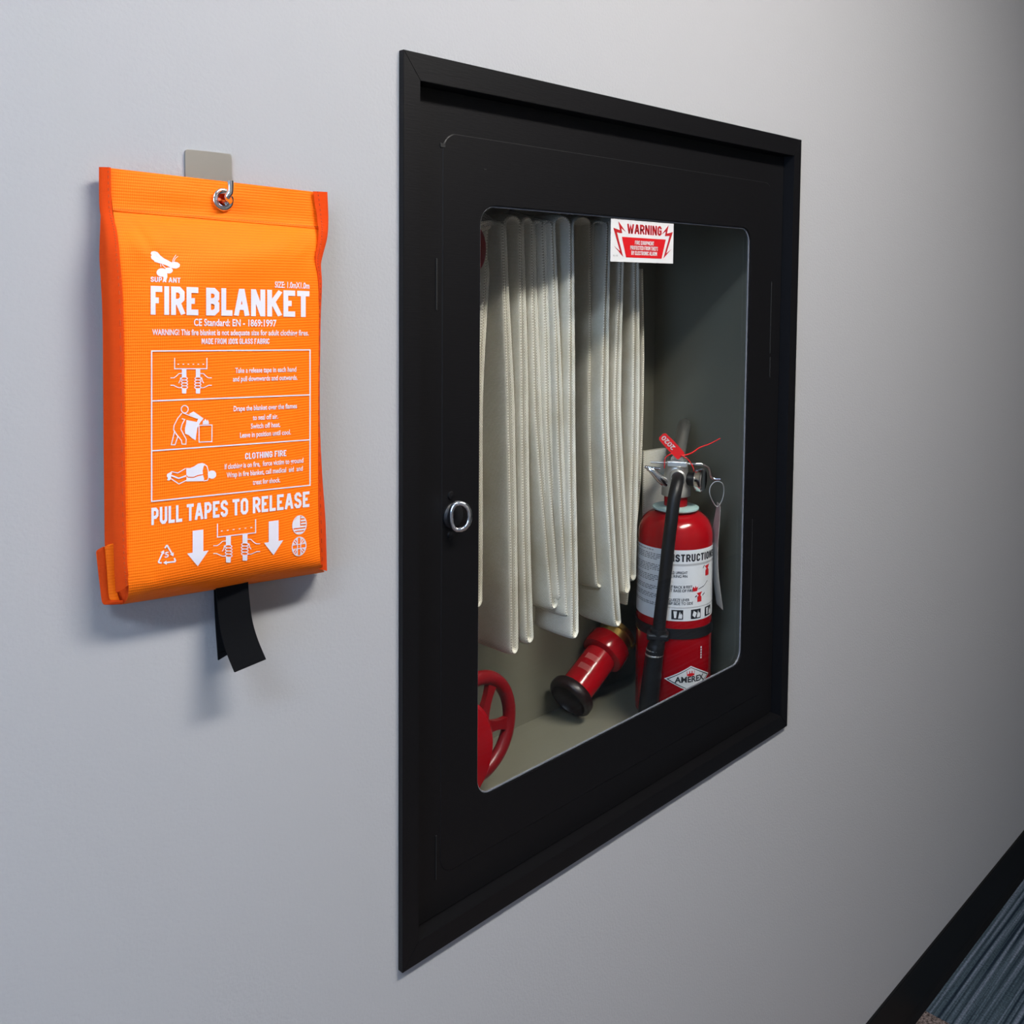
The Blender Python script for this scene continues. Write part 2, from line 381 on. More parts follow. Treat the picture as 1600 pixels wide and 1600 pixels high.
bb = MB(); prof = [(-.0035, .102), (-.0045, .0995), (-.005, .02), (-.007, .009), (-.0125, .001), (-.0125, -.0005), (0, -.0005), (0, .102)]
nb = len(prof)
bb.add([(X0, p[0], p[1]) for p in prof] + [(X1, p[0], p[1]) for p in prof], [(i, (i + 1) % nb, nb + (i + 1) % nb, nb + i) for i in range(nb)] + [tuple(range(nb)), tuple(range(2 * nb - 1, nb - 1, -1))])
tag(bb.build('baseboard_front', M_base), 'black vinyl cove base along the grey wall', kind='structure')

# ceiling lamps: real fittings on the corridor ceiling
for k, (lx, ly, s, c) in enumerate(LAMPS):
    t = thing('ceiling_light', (lx, ly, ZC), ['white linear ceiling lamp above the cabinet', 'white linear ceiling lamp nearest the end window'][k], 'lamp', 'linear lamps on the corridor ceiling')
    h = MB(); lw, ll, d = .11, .50, .05
    h.add(*box(lx - ll, lx + ll, ly - lw, ly + lw, ZC - .012, ZC))
    for a in ((lx - ll, lx - ll + .012, ly - lw, ly + lw), (lx + ll - .012, lx + ll, ly - lw, ly + lw), (lx - ll, lx + ll, ly - lw, ly - lw + .012), (lx - ll, lx + ll, ly + lw - .012, ly + lw)):
        h.add(*box(*a, ZC - d, ZC))
    h.build('housing', M_sticker, t)
    M_diff = bpy.data.materials.new('lamp_diffuser'); M_diff.use_nodes = True; emitter(M_diff, c, s)
    obj('diffuser', *box(lx - ll + .013, lx + ll - .013, ly - lw + .013, ly + lw - .013, ZC - d + .004, ZC - d + .012), M_diff, t)

# ------------------------------------------------------------------ fire hose cabinet
CX1, CZ0, CZ1 = .7195, .7405, 1.592
FW = .0195; YF = -.0062; YD = .0095
cab = thing('fire_hose_cabinet', (.36, 0, .74), 'black framed fire equipment cabinet recessed in the grey wall, with a glazed door', 'cabinet')
def bar(a, b, c, d):
    """mitred frame bar: outer corners a,b and inner corners d,c in (x,z)"""
    bm = bmesh.new(); ring = [a, b, c, d]
    v0 = [bm.verts.new((p[0], YF, p[1])) for p in ring]; v1 = [bm.verts.new((p[0], .02, p[1])) for p in ring]
    bm.faces.new(v0); bm.faces.new(v1[::-1])
    for i in range(4): bm.faces.new((v0[(i + 1) % 4], v0[i], v1[i], v1[(i + 1) % 4]))
    bmesh.ops.bevel(bm, geom=list(bm.edges), offset=.00035, segments=2, affect='EDGES')
    return bm_out(bm)
o_ = [(0, CZ0), (CX1, CZ0), (CX1, CZ1), (0, CZ1)]; i_ = [(FW, CZ0 + FW * 1.12), (CX1 - FW, CZ0 + FW * 1.12), (CX1 - FW, CZ1 - FW * 1.25), (FW, CZ1 - FW * 1.25)]
for k in range(4):
    j = (k + 1) % 4; obj('frame_bar', *bar(o_[k], o_[j], i_[j], i_[k]), M_black, cab)
# tub
BD, TX0, TX1, TZ0, TZ1 = .222, .022, .690, .772, 1.565
obj('back_panel', *box(TX0 - .002, TX1 + .002, BD, BD + .002, TZ0 - .002, TZ1 + .002), M_tub, cab)
obj('side_panel', *box(TX0 - .002, TX0, .0215, BD, TZ0, TZ1), M_tub, cab)
obj('side_panel', *box(TX1, TX1 + .002, .0215, BD, TZ0, TZ1), M_tub, cab)
obj('top_panel', *box(TX0 - .002, TX1 + .002, .0215, BD, TZ1, TZ1 + .002), M_tub, cab)
obj('bottom_panel', *box(TX0 - .002, TX1 + .002, .0215, BD, TZ0 - .002, TZ0), M_tub, cab)
# door
DX0, DX1, DZ0, DZ1 = i_[0][0] + .0012, i_[1][0] - .0012, i_[0][1] + .0012, i_[2][1] - .0012
WX0, WX1, VZ0, VZ1 = .1095, .6135, .8605, 1.4628
def loops(r_in, K=6):
    inner = rrect(WX0, WX1, VZ0, VZ1, r_in, K); return inner
inner = rrect(WX0, WX1, VZ0, VZ1, .019, 8)
oc = [(DX1, DZ1), (DX0, DZ1), (DX0, DZ0), (DX1, DZ0)]
outer = rrect(DX0, DX1, DZ0, DZ1, .0006, 8)
door = obj('door', *ring_plate(outer, inner, YD, YD + .0022), M_black, cab)
# raised painted panel line
po = rrect(.0590, .6680, .800, 1.5285, .018, 8); pi_ = rrect(.0604, .6666, .8014, 1.5271, .0168, 8)
po2 = rrect(WX0 - .0008, WX1 + .0008, VZ0 - .0008, VZ1 + .0008, .0195, 8)
V, Fc = [], []
n_ = len(po)
for lp, y in ((po, YD + .0003), (pi_, YD - .0007), (po2, YD - .0007), (po2, YD + .0005)): V += [(p[0], y, p[1]) for p in lp]
for a in range(3):
    for i in range(n_): j = (i + 1) % n_; Fc.append((a * n_ + i, a * n_ + j, (a + 1) * n_ + j, (a + 1) * n_ + i))
obj('raised_panel', V, Fc, M_black, door)
obj('glass_pane', *solid_plate(rrect(WX0 - .012, WX1 + .012, VZ0 - .012, VZ1 + .012, .02, 5), YD + .0026, YD + .0056), M_glass, door)
t0 = rrect(WX0 - .0004, WX1 + .0004, VZ0 - .0004, VZ1 + .0004, .019, 8); t1 = rrect(WX0 + .0013, WX1 - .0013, VZ0 + .0013, VZ1 - .0013, .0175, 8)
obj('glass_gasket', *ring_plate(t0, t1, YD + .0012, YD + .0026), M_trim, door)
for (x0, x1, z0, z1) in ((.0515, .0535, 1.360, 1.409), (.6715, .6728, 1.29, 1.391), (.6722, .6735, 1.256, 1.285), (.0535, .0548, .7995, .845), (.634, .6352, .93, 1.06), (.1125, .1165, 1.497, 1.4985), (.0565, .0625, 1.5135, 1.5175)):
    obj('paint_scar', *box(x0, x1, YD - .0010, YD + .0002, z0, z1, .0003, 1), M_chip, door)
# ring pull latch
lk = obj('latch_base', *lathe([(0, 0), (.0125, 0), (.0125, .002), (.0105, .0042), (0, .0046)], (.0735, YD - .0005, 1.1595), (0, -1, 0), 28), M_rubber, door, True, auto=40)
for zz in (1.1795, 1.1405):
    obj('latch_screw', *lathe([(0, 0), (.0042, 0), (.0036, .0018), (0, .0024)], (.0712, YD - .0004, zz), (0, -1, 0), 16), M_black, door, True, auto=40)
def dring():
    c = Vector((.0722, -.0025, 1.1605)); u = Vector((.80, -.60, 0)).normalized(); P = []
    for k in range(40):
        a = 2 * PI * k / 40; ca, sa = math.cos(a), math.sin(a)
        rx = .0080 if ca < 0 else .0100
        P.append(c + u * (rx * math.copysign(abs(ca) ** .85, ca)) + Vector((0, 0, .0140 * math.copysign(abs(sa) ** .9, sa))) * (1 - .12 * (ca + 1) / 2))
    return tube(P, .0026, 12, True, .8)
obj('ring_pull', *dring(), M_chrome, door, True)

# warning sticker on the glass
SX0, SX1, SZ0, SZ1 = .3162, .4384, 1.4118, 1.4607
st = thing('warning_sticker', (.377, YD, 1.41), 'white and red WARNING sticker on the cabinet door glass', 'sticker')
YS = YD + .0022
obj('backing', *box(SX0, SX1, YS, YS + .0004, SZ0, SZ1, 0), M_sticker, st)
smap = lambda off: (lambda u, v: Vector((SX0 + u * (SX1 - SX0), YS - off, SZ1 - v * (SZ1 - SZ0))))
p = Print(); block_text(p, 'WARNING', .245, .795, .325, .235, .2, .08)
bolt = [(380, 270), (500, 455), (425, 385), (438, 470), (355, 455), (450, 862), (312, 682), (400, 765), (300, 378), (403, 420)]
bl = []
for (bx, by) in bolt:
    u = (bx - 268 + (by - 225) * .022) / 1042; v = (by - 225 - u * 95) / (710 - u * 45); bl.append((u, v))
p.poly(bl); p.poly([(1.02 - u, v) for u, v in bl])
p.surface(smap(.0002), 9, 'dark_red_print', M_darkredink, st)
p = Print(); p.poly([(.165, .41), (.868, .41), (.802, .89), (.232, .89)]); p.surface(smap(.0002), 9, 'red_panel', M_redink, st)
p = Print(); block_text(p, 'FIRE EQUIPMENT', .365, .67, .575, .095); block_text(p, 'PROTECTED FROM THEFT', .293, .737, .70, .095); block_text(p, 'BY ELECTRONIC ALARM', .312, .722, .825, .095)
p.surface(smap(.0004), 9, 'white_lettering', M_sticker, st)
p = Print(); p.text('SL-10', .035, .105, .875, .035, 0); p.surface(smap(.0002), 9, 'small_code', M_grey, st)

# ------------------------------------------------------------------ fire hose (one long folded hose)
def make_hose():
    Wd, Th = .068, .0036
    tops = [765, 787, 816, 834, 850, 864, 893, 926, 952, 974, 996]
    mids = [750, 800, 820, 841, 858, 876, 895, 925, 946, 966, 994]
    bots = [(748, 948), (805, 1020), (829, 1003), (868, 950), (879, 936), (889, 962), (899, 996), (938, 917), (967, 977), (981, 926), (990, 905)]
    yf = [.112, .092, .093, .093, .088, .080, .074, .118, .100, .112, .124]
    hw = [4.3, 4.6, 4.6, 4.2, 3.8, 3.8, 4.2, 4.2, 4.2, 4.0, 4.4]
    pts = []                                   # (front edge point, yaw)
    n = len(tops)
    def X(i, y):                               # strip centre column at row y
        bx, by = bots[i]; t0_, t1_ = 345, 640
        if y < t1_: k = (y - t0_) / (t1_ - t0_); k2 = k * k * (3 - 2 * k) * .35 + k * .65; return tops[i] + (mids[i] - tops[i]) * k2
        k = (y - t1_) / (by - t1_); return mids[i] + (bx - mids[i]) * k ** 1.25
    rnd = random.Random(3)
    for i in range(n):
        by = bots[i][1]; yaw = rnd.uniform(-.10, .12) + (.10 if i in (3, 7) else 0)
        hwid = lambda y: hw[i] * (.55 + .45 * min(1, max(0, (y - 350) / 250)))
        rows = [352 + (by - 8 - 352) * k / 16 for k in range(17)]
        wob = rnd.uniform(0, 6)
        for y in rows: pts.append((at(X(i, y) - hwid(y) + .8 * math.sin(y * .012 + wob), y, yf[i]), yaw))
        a = at(X(i, by - 8) - hw[i], by - 8, yf[i]); b = at(X(i, by - 8) + hw[i], by - 8, yf[i]); r = (b - a).length / 2
        c = (a + b) / 2
        for k in range(1, 8):
            an = PI + PI * k / 8; pts.append((c + Vector((r * math.cos(an), 0, r * 1.3 * math.sin(an))), yaw))
        for y in rows[::-1]: pts.append((at(X(i, y) + hwid(y) + .8 * math.sin(y * .011 + wob + 1), y, yf[i]), yaw))
        if i < n - 1:                          # over the pin to the next fold
            a = pts[-1][0]; b = at(X(i + 1, 352) - hw[i + 1] * .55, 352, yf[i + 1]); c = (a + b) / 2; hr = abs(b.x - a.x) / 2
            for k in range(1, 6):
                pts.append((a.lerp(b, (1 - math.cos(PI * k / 6)) / 2) + Vector((0, 0, min(max(hr, .004) * 1.15, .010) * math.sin(PI * k / 6))), yaw))
    # tail: leaves the last fold, drops behind and runs down to the nozzle coupling
    last = pts[-1][0]
    V = []; Fc = []; UV = []
    def sweep(pts, Wd, cap=True, slen=0):
        sec = []
        ns = 20
        for k in range(ns):
            a = 2 * PI * k / ns; ca, sa = math.cos(a), math.sin(a)
            sec.append((math.copysign(abs(ca) ** .55, ca) * Wd / 2, math.copysign(abs(sa) ** .8, sa) * Th))
        base = len(V); s = 0
        Pm = [p_[0] for p_ in pts]
        for i, (P, yaw) in enumerate(pts):
            T = Pm[min(i + 1, len(Pm) - 1)] - Pm[max(i - 1, 0)]; T.y *= .2; T.normalize()
            D = Vector((math.sin(yaw), math.cos(yaw), 0)) if not isinstance(yaw, Vector) else yaw.copy()
            D = (D - T * D.dot(T)).normalized(); Nn = T.cross(D)
            cpt = P + D * Wd / 2
            if i: s += (Pm[i] - Pm[i - 1]).length
            for k, (a, b) in enumerate(sec):
                V.append(cpt + D * a + Nn * b); UV.append(((a + (b if abs(a) > Wd * .45 else 0)) / .0022, s / .0022))
        for i in range(len(pts) - 1):
            for k in range(ns):
                l = (k + 1) % ns; q = base + i * ns; Fc.append((q + k, q + ns + k, q + ns + l, q + l))
        Fc.append(tuple(range(base, base + ns))); e = base + (len(pts) - 1) * ns; Fc.append(tuple(range(e + ns - 1, e - 1, -1)))
    sweep(pts, Wd)
    tail = spline([at(1004, 420, .150), at(1006, 560, .150), at(1003, 700, .148), at(997, 800, .146), at(988, 870, .148), at(982, 925, .150), at(980, 945, .152)], 8)
    sweep([(q, .15) for q in tail], .052)
    loop = [at(1004, 705 + 14 * k, .170) for k in range(12)]
    sweep([(q, 1.80 - .01 * k) for k, q in enumerate(loop)], .046)
    return V, Fc, UV
V, Fc, UV = make_hose()
hs = thing('fire_hose', at(900, 1000, .12), 'cream woven fire hose hanging in long pleated folds inside the cabinet', 'hose')
obj('hose_jacket', V, Fc, M_hose, hs, True, UV, auto=60)

# ------------------------------------------------------------------ hose rack above
rk = thing('hose_rack', (.12, .12, 1.48), 'dark red hose rack fitting at the upper left behind the door glass', 'hose rack')
obj('rack_bar', *box(.09, .62, .128, .134, 1.525, 1.550, .001), M_redd, rk)
obj('rack_boss', *lathe([(0, 0), (.030, 0), (.034, .002), (.034, .006), (.030, .008), (0, .008)], at(726, 388, .083), (0, 1, 0), 32), M_redd, rk, True, auto=40)
obj('rack_arm', *tube([at(726, 388, .090), at(726, 388, .092) + Vector((-.03, .004, .01)), (.075, .10, 1.47), (.075, .13, 1.535), (.095, .131, 1.5375)], .009, 14), M_redd, rk, True, auto=50)
for k in range(9):
    xx = .215 + k * .042
    obj('rack_pin', *tube([(xx, .128, 1.53), (xx, .098, 1.528)], .003, 8), M_alu, rk, True, auto=50)

# ------------------------------------------------------------------ hose valve, lower left
vc = at(745, 1137, .100)
vv = thing('hose_valve', (vc.x, vc.y, TZ0), 'red handwheel valve half hidden at the lower left of the cabinet window', 'valve')
wh = obj('handwheel_rim', *lathe([(.0560 + .0085 * math.cos(a), .0075 * math.sin(a)) for a in [2 * PI * k / 12 for k in range(12)]], vc, (.06, -1, .04), 48, True), M_redd, vv, True)
ax = Vector((.06, -1, .04)).normalized(); _, hu, hv = frame_of(ax)
for k in range(5):
    a = 2 * PI * k / 5 + .42
    dr = hu * math.cos(a) + hv * math.sin(a); sd = ax.cross(dr)
    P = [vc + dr * (.012 + .042 * q / 5) + ax * (.003 - .003 * q / 5) for q in range(6)]
    Vb = []; 
    for q, c_ in enumerate(P):
        wv = .0085 - .0032 * math.sin(PI * q / 5)
        Vb += [c_ + sd * wv + ax * .0035, c_ - sd * wv + ax * .0035, c_ - sd * wv - ax * .0035, c_ + sd * wv - ax * .0035]
    fcs = [(0, 1, 2, 3), (23, 22, 21, 20)]
    for q in range(5):
        for s_ in range(4): t_ = (s_ + 1) % 4; fcs.append((q * 4 + s_, q * 4 + 4 + s_, q * 4 + 4 + t_, q * 4 + t_))
    obj('handwheel_spoke', Vb, fcs, M_redd, vv)
obj('handwheel_hub', *lathe([(0, .010), (.010, .010), (.012, .006), (.017, .004), (.017, -.008), (.011, -.012), (.011, -.03), (0, -.03)], vc, ax, 28), M_redd, vv, True, auto=40)
obj('valve_bonnet', *lathe([(0, 0), (.018, 0), (.022, .006), (.030, .012), (.034, .03), (.034, .06), (0, .06)], vc - ax * .028, -ax, 28), M_redd, vv, True, auto=40)
dc = at(702, 1190, .055)
obj('outlet_cap', *lathe([(0, -.006), (.035, -.005), (.060, -.001), (.064, .003), (.064, .012), (.058, .016), (.03, .018), (.03, .05), (0, .05)], dc, (.05, 1, 0), 48), M_red, vv, True, auto=35)
obj('inlet_pipe', *tube([(TX0 + .001, .15, vc.z), (vc.x, .15, vc.z)], .024, 24), M_redd, vv, True, auto=50)

# ------------------------------------------------------------------ nozzle on the cabinet floor
nA = at(893, 1087, .1805); nB = at(962, 995, .1845)
nd = (nB - nA).normalized()
shift = (TZ0 + .0345 * math.sqrt(1 - nd.z ** 2) + .001) - (nA - nd * .006).z
nz = thing('hose_nozzle', (nA.x, nA.y, TZ0), 'red hose nozzle with a dark bumper leaning on the cabinet floor below the hose', 'nozzle')
LN = (nB - nA).length
obj('barrel', *lathe([(0, .004), (.024, .004), (.024, LN * .66), (0, LN * .66)], nA, nd, 40), M_red, nz, True, auto=35)
obj('collar', *lathe([(0, LN * .64), (.0255, LN * .64), (.0315, LN * .67), (.0325, LN * .70), (.0325, LN * .86), (.0305, LN * .885), (0, LN * .885)], nA, nd, 40), M_red, nz, True, auto=35)
obj('coupling', *lathe([(0, LN * .88), (.0255, LN * .88), (.0255, LN * 1.0), (.028, LN * 1.01), (.0275, LN * 1.07), (.024, LN * 1.09), (.018, LN * 1.11), (0, LN * 1.11)], nA, nd, 36), M_brass, nz, True, auto=35)
cu_, cv_ = frame_of(nd)[1:]
lugs = (cu_ * .3 - cv_ * .95).normalized()
for q in range(3):
    a = q * 2 * PI / 3 + .5; e = cu_ * math.cos(a) + cv_ * math.sin(a); c0 = nA + nd * LN * 1.04 + e * .0275
    obj('coupling_lug', *tube([c0 - nd * .005, c0 + nd * .004], .003, 10), M_brass, nz, True, auto=50)
obj('bumper', *lathe([(0, .008), (.0300, .008), (.0325, .005), (.0333, .0), (.0330, -.005), (.0305, -.008), (.0270, -.009), (.0255, -.005), (.020, .0), (.010, .003), (0, .003)], nA, nd, 40), M_bumper, nz, True, auto=45)
toC = (CAM - nA); toC = (toC - nd * toC.dot(nd)).normalized(); sdn = nd.cross(toC)
p = Print()
for (h0, h1) in ((.27, .35), (.43, .51)):
    for k in range(13):
        a = -.28 + .78 * k / 12 - .5; p.poly([(a - .014, h0), (a + .014, h0), (a + .014, h1), (a - .014, h1)])
p.surface(lambda a, h: nA + nd * LN * h + (toC * math.cos(a) + sdn * math.sin(a)) * .0243, 9, 'printed_bars', mat('pale_red_print', (.55, .18, .17), .5), nz)

# ------------------------------------------------------------------ fire extinguisher
EA = Vector((.580, .100, 0)); ef = Vector((CAM.x - EA.x, CAM.y - EA.y, 0)).normalized(); er = Vector((-ef.y, ef.x, 0)); ER = .0530
def E(l, g, z): return EA + er * l + ef * g + Vector((0, 0, z))
def ES(al, z, off=0): return EA + (ef * math.cos(al) + er * math.sin(al)) * (ER + off) + Vector((0, 0, z))
Z0 = TZ0 + .0008
ex = thing('fire_extinguisher', (EA.x, EA.y, Z0), 'red portable fire extinguisher standing at the right inside the cabinet', 'fire extinguisher')
shoulder = [(ER, 1.030)] + [(.020 + (ER - .020) * math.cos(a) ** .8, 1.030 + .036 * math.sin(a)) for a in [PI / 2 * k / 10 for k in range(1, 10)]] + [(.020, 1.067), (0, 1.067)]
obj('cylinder', *lathe([(0, Z0), (.046, Z0), (.050, Z0 + .003), (ER, Z0 + .008)] + shoulder, EA, (0, 0, 1), 64), M_red, ex, True, auto=40)
obj('neck', *lathe([(0, 1.064), (.0165, 1.064), (.0165, 1.091), (0, 1.091)], EA, (0, 0, 1), 32), M_red, ex, True, auto=40)
obj('collar_ring', *lathe([(.0165, 1.0675), (.030, 1.0675), (.0325, 1.0695), (.0325, 1.0715), (.030, 1.0725), (.0165, 1.0735)], EA, (0, 0, 1), 40, True), M_teal, ex, True, auto=40)
# valve body
vb = MB(); vb.add(*lathe([(0, 1.088), (.0205, 1.088), (.0205, 1.098), (.0175, 1.102), (.0165, 1.128), (.0145, 1.132), (0, 1.132)], EA, (0, 0, 1), 24))
body = vb.build('valve_body', M_alu, ex, True, 40)
obj('outlet_boss', *lathe([(0, .0), (.0115, 0), (.0115, .025), (.0095, .027), (0, .027)], E(.002, .002, 1.117), ef, 20), M_alu, body, True, auto=40)
def lbox(l0, l1, g0, g1, z0, z1, bev=.0012):
    V, Fc = box(l0, l1, g0, g1, z0, z1, bev); return [E(v.x, v.y, v.z) for v in V], [f[::-1] for f in Fc]
obj('lever_head', *lbox(-.0135, .0155, -.022, .018, 1.130, 1.139, .002), M_alu, body)
# squeeze lever and carry handle run back from the valve
lv = MB()
lv.add(*tube(spline([E(.001, .010, 1.139), E(.004, -.02, 1.150), E(.009, -.06, 1.172), E(.011, -.085, 1.176)], 6), .0095, 12, flat=1.0))
lv.build('squeeze_lever', M_steel, ex, True, 50)
hd = MB(); hd.add(*tube(spline([E(-.010, .006, 1.104), E(-.022, .010, 1.112), E(-.034, .012, 1.1235), E(-.041, .012, 1.1265)], 6), lambda t: .0085 - .006 * t, 14, flat=.75))
hd.build('carry_handle', M_chrome, ex, True, 50)
hd = MB(); hd.add(*tube([E(-.044, .012, 1.128), E(-.022, .012, 1.1265)], .0022, 10)); hd.build('handle_lip', M_chrome, ex, True, 50)
# pull pin with ring
obj('pull_pin', *tube([E(-.036, .010, 1.1455 - .0105), E(.022, .010, 1.1345)], .0017, 10), M_alu, ex, True, auto=50)
rp = spline([E(.020, .010, 1.1345), E(.034, .008, 1.1345), E(.045, .004, 1.129), E(.048, 0, 1.118), E(.052, -.002, 1.113), E(.062, .0, 1.113)], 8)
obj('pin_ring', *tube(rp, .0021, 10), M_chrome, ex, True, auto=50)
# gauge facing right
gd = (er * .93 + ef * .28).normalized(); gc = E(.017, .002, 1.112)
g_ = obj('pressure_gauge', *lathe([(0, 0), (.008, 0), (.008, .011), (.0165, .012), (.0175, .014), (.0175, .021), (.016, .0225), (.0145, .0215), (0, .0215)], gc, gd, 32), M_chrome, ex, True, auto=35)
obj('gauge_stem', *lathe([(0, -.004), (.0095, -.004), (.0095, .0115), (0, .0115)], gc, gd, 20), M_rubber, g_, True, auto=40)
# discharge hose
hp = spline([E(.002, .022, 1.117), E(.002, .036, 1.1175), E(.001, .050, 1.112), E(-.002, .0605, 1.097), E(-.005, .0645, 1.070), E(-.009, .0645, 1.030), E(-.013, .064, .985), E(-.0175, .0635, .940), E(-.020, .063, .912)], 8)
obj('discharge_hose', *tube(hp, .0088, 18), M_rubber, ex, True, auto=50)
noz = obj('hose_tip', *tube(spline([E(-.020, .063, .915), E(-.022, .063, .896), E(-.025, .0625, .880), E(-.029, .062, .840), E(-.033, .0615, .795)], 6), lambda t: .0112 + (.0025 * t if t > .3 else 0), 18), M_rubber, ex, True, auto=50)
for (g0, rr) in ((.886, .0118), (.879, .0122)):
    obj('tip_ring', *lathe([(rr - .002, -.0016), (rr, -.0016), (rr + .0006, 0), (rr, .0016), (rr - .002, .0016)], E(-.0245 - (.886 - g0) * .12, .0625, g0), (0, 0, 1), 24, True), M_alu, noz, True)
obj('hose_clip', *lbox(-.036, -.006, .050, .074, .9005, .9105, .003), M_rubber, ex)
obj('hose_strap', *lathe([(ER + .0002, .8985), (ER + .0018, .8985), (ER + .0018, .9125), (ER + .0002, .9125)], EA, (0, 0, 1), 64, True), M_rubber, ex, True, auto=40)
# label
def patch(a0, a1, z0, z1, off, name, mt, parent, na=30):
    V = [ES(a0 + (a1 - a0) * k / na, z, off) for z in (z0, z1) for k in range(na + 1)]
    return obj(name, V, [(k, k + 1, na + 2 + k, na + 1 + k) for k in range(na)], mt, parent, True)
LZ0, LZ1 = .9235, 1.0225
lab = patch(-2.0, 1.95, LZ0, LZ1, .0004, 'instruction_label', M_label, ex, 48)
patch(-.23, 1.9, 1.0005, 1.0035, .0006, 'header_band', M_lgrey, lab)
patch(-.23, 1.9, .9415, .9428, .0006, 'row_band', M_lgrey, lab)
emap = lambda off: (lambda a, z: ES(a, z, off))
p = Print(); block_text(p, 'INSTRUCTIONS', -.20, 1.33, 1.0065, -.0105, .2, .13)
for (ln, a1, zz) in (('HOLD UPRIGHT', .335, .9895), ('PULL RING PIN', .335, .9845), ('START BACK 8 FEET', .47, .9695), ('AIM AT BASE OF FIRE', .50, .9645), ('SQUEEZE LEVER', .40, .9515), ('SWEEP SIDE TO SIDE', .50, .9465)):
    p.text(ln, a1 - .044 * len(ln), a1, zz, -.0036, .01)
p.surface(emap(.0008), .12, 'black_lettering', M_ink, lab)
p = Print()
for c in (.09, .60, 1.06):
    p.poly([(c - .15, .926), (c + .15, .926), (c + .15, .9392), (c - .15, .9392)])
p.surface(emap(.0007), .1, 'pictogram_squares', M_ink, lab)
p = Print()
for q, c in enumerate((.09, .60, 1.06)):
    if q == 0: p.poly([(c - .10, .9375), (c - .01, .9375), (c - .03, .928), (c - .08, .928)])
    elif q == 1: p.poly([(c - .11, .931), (c - .03, .9275), (c + .02, .934), (c - .07, .9375)])
    else: p.poly([(c - .10, .9375), (c - .01, .9375), (c - .03, .928), (c - .08, .928)])
    p.poly([(c + .02, .9275), (c + .12, .9275), (c + .13, .932), (c + .10, .935), (c + .085, .9325), (c + .065, .9375), (c + .04, .933)])
p.surface(emap(.0009), .1, 'pictogram_symbols', M_label, lab)
p = Print()
def icon_ext(a, z, s=1.0):
    p.poly([(a - .075 * s, z), (a + .075 * s, z), (a + .075 * s, z + .008 * s), (a + .03 * s, z + .0095 * s), (a - .03 * s, z + .0095 * s), (a - .075 * s, z + .008 * s)])
    p.poly([(a - .03 * s, z + .0095 * s), (a + .03 * s, z + .0095 * s), (a + .10 * s, z + .0155 * s), (a - .10 * s, z + .014 * s)])
icon_ext(.98, .9835); icon_ext(.70, .9490, .9)
p.poly([(.50, .9645), (.62, .9645), (.65, .971), (.60, .969), (.575, .9725), (.55, .9685), (.50, .9715), (.485, .968)])
p.surface(emap(.0007), .1, 'red_symbols', M_redink, lab)
p = Print()
p.stroke([(.66, .967), (.85, .970), (1.0, .976)], .0010, sx=22); p.stroke([(.80, .957), (.88, .960)], .0016, sx=20); p.stroke([(.62, .958), (.56, .9565)], .0016, sx=20)
p.stroke([(.80, .995), (.86, .999)], .0016, sx=20)
p.surface(emap(.0008), .1, 'arrow_strokes', M_ink, lab)
p = Print(); rl = random.Random(5)
for blk in ((1.0185, 1), (1.0135, 4), (.9985, 5), (.983, 4), (.968, 3), (.957, 3), (.945, 2)):
    for k in range(blk[1]):
        zz = blk[0] - k * .0024; a = -1.50
        end = -.36 - (rl.uniform(.0, .35) if k == blk[1] - 1 else 0)
        while a < end:
            l_ = rl.uniform(.04, .13); p.poly([(a, zz), (min(a + l_, end), zz), (min(a + l_, end), zz + .0011), (a, zz + .0011)]); a += l_ + .025
p.surface(emap(.0007), .12, 'small_print', M_grey, lab)
# diamond badge
bcx, bcz, bw, bh = .48, .8415, .70, .0185
p = Print(); p.poly([(bcx - bw, bcz), (bcx, bcz - bh), (bcx + bw, bcz), (bcx, bcz + bh)]); bd = p.surface(emap(.0004), .08, 'diamond_badge', M_label, ex)
p = Print(); k_ = .88; p.stroke([(bcx - bw * k_, bcz), (bcx, bcz - bh * k_), (bcx + bw * k_, bcz), (bcx, bcz + bh * k_)], .0009, True, sx=26)
p.text('AMEREX', bcx - .43, bcx + .43, bcz - .0042, -.0078, .03)
p.surface(emap(.0006), .08, 'badge_lettering', M_ink, bd)
p = Print()
for q in range(4): p.stroke([(bcx - .10 + q * .065, bcz + .0050), (bcx - .11 + q * .072, bcz + .0115)], .0013, sx=22)
p.ellipse(bcx, bcz + .0062, .10, .0022, None, 14)
p.surface(emap(.0007), .08, 'badge_emblem', M_redink, bd)
p = Print()
for q in range(5): p.poly([(.78, .868 + q * .0036), (.82, .868 + q * .0036), (.82, .8705 + q * .0036), (.78, .8705 + q * .0036)])
p.surface(emap(.0004), .2, 'serial_print', M_label, ex)
# red tamper seal
sa = E(.006, .014, 1.146); sb = E(-.0215, .016, 1.1745)
sd_ = (sb - sa).normalized(); sn = ef.copy(); sw = sd_.cross(sn).normalized()
SL = (sb - sa).length
V, Fc = [], []
prf = [(-.03, .006), (.0, .0075), (.25, .0080), (.62, .0080), (.95, .0070), (1.0, .0040)]
for (t_, hwd) in prf:
    for s_ in (1, -1):
        for o2 in (.0009, -.0009): V.append(sa + sd_ * SL * t_ + sw * hwd * s_ * .9 + sn * o2)
for i in range(len(prf) - 1):
    b = i * 4; Fc += [(b, b + 4, b + 6, b + 2), (b + 1, b + 3, b + 7, b + 5), (b, b + 1, b + 5, b + 4), (b + 2, b + 6, b + 7, b + 3)]
Fc += [(0, 2, 3, 1), (len(V) - 4, len(V) - 3, len(V) - 1, len(V) - 2)]
ts = obj('tamper_seal', V, Fc, M_plasticred, ex)
p = Print(); p.text('2020', 0, 1, .26, .52, .02)
p.surface(lambda u, v: sa + sd_ * SL * (.36 + .58 * u) + sw * .0125 * v + sn * .0013, 9, 'seal_number', M_sticker, ts)
tie = MB()
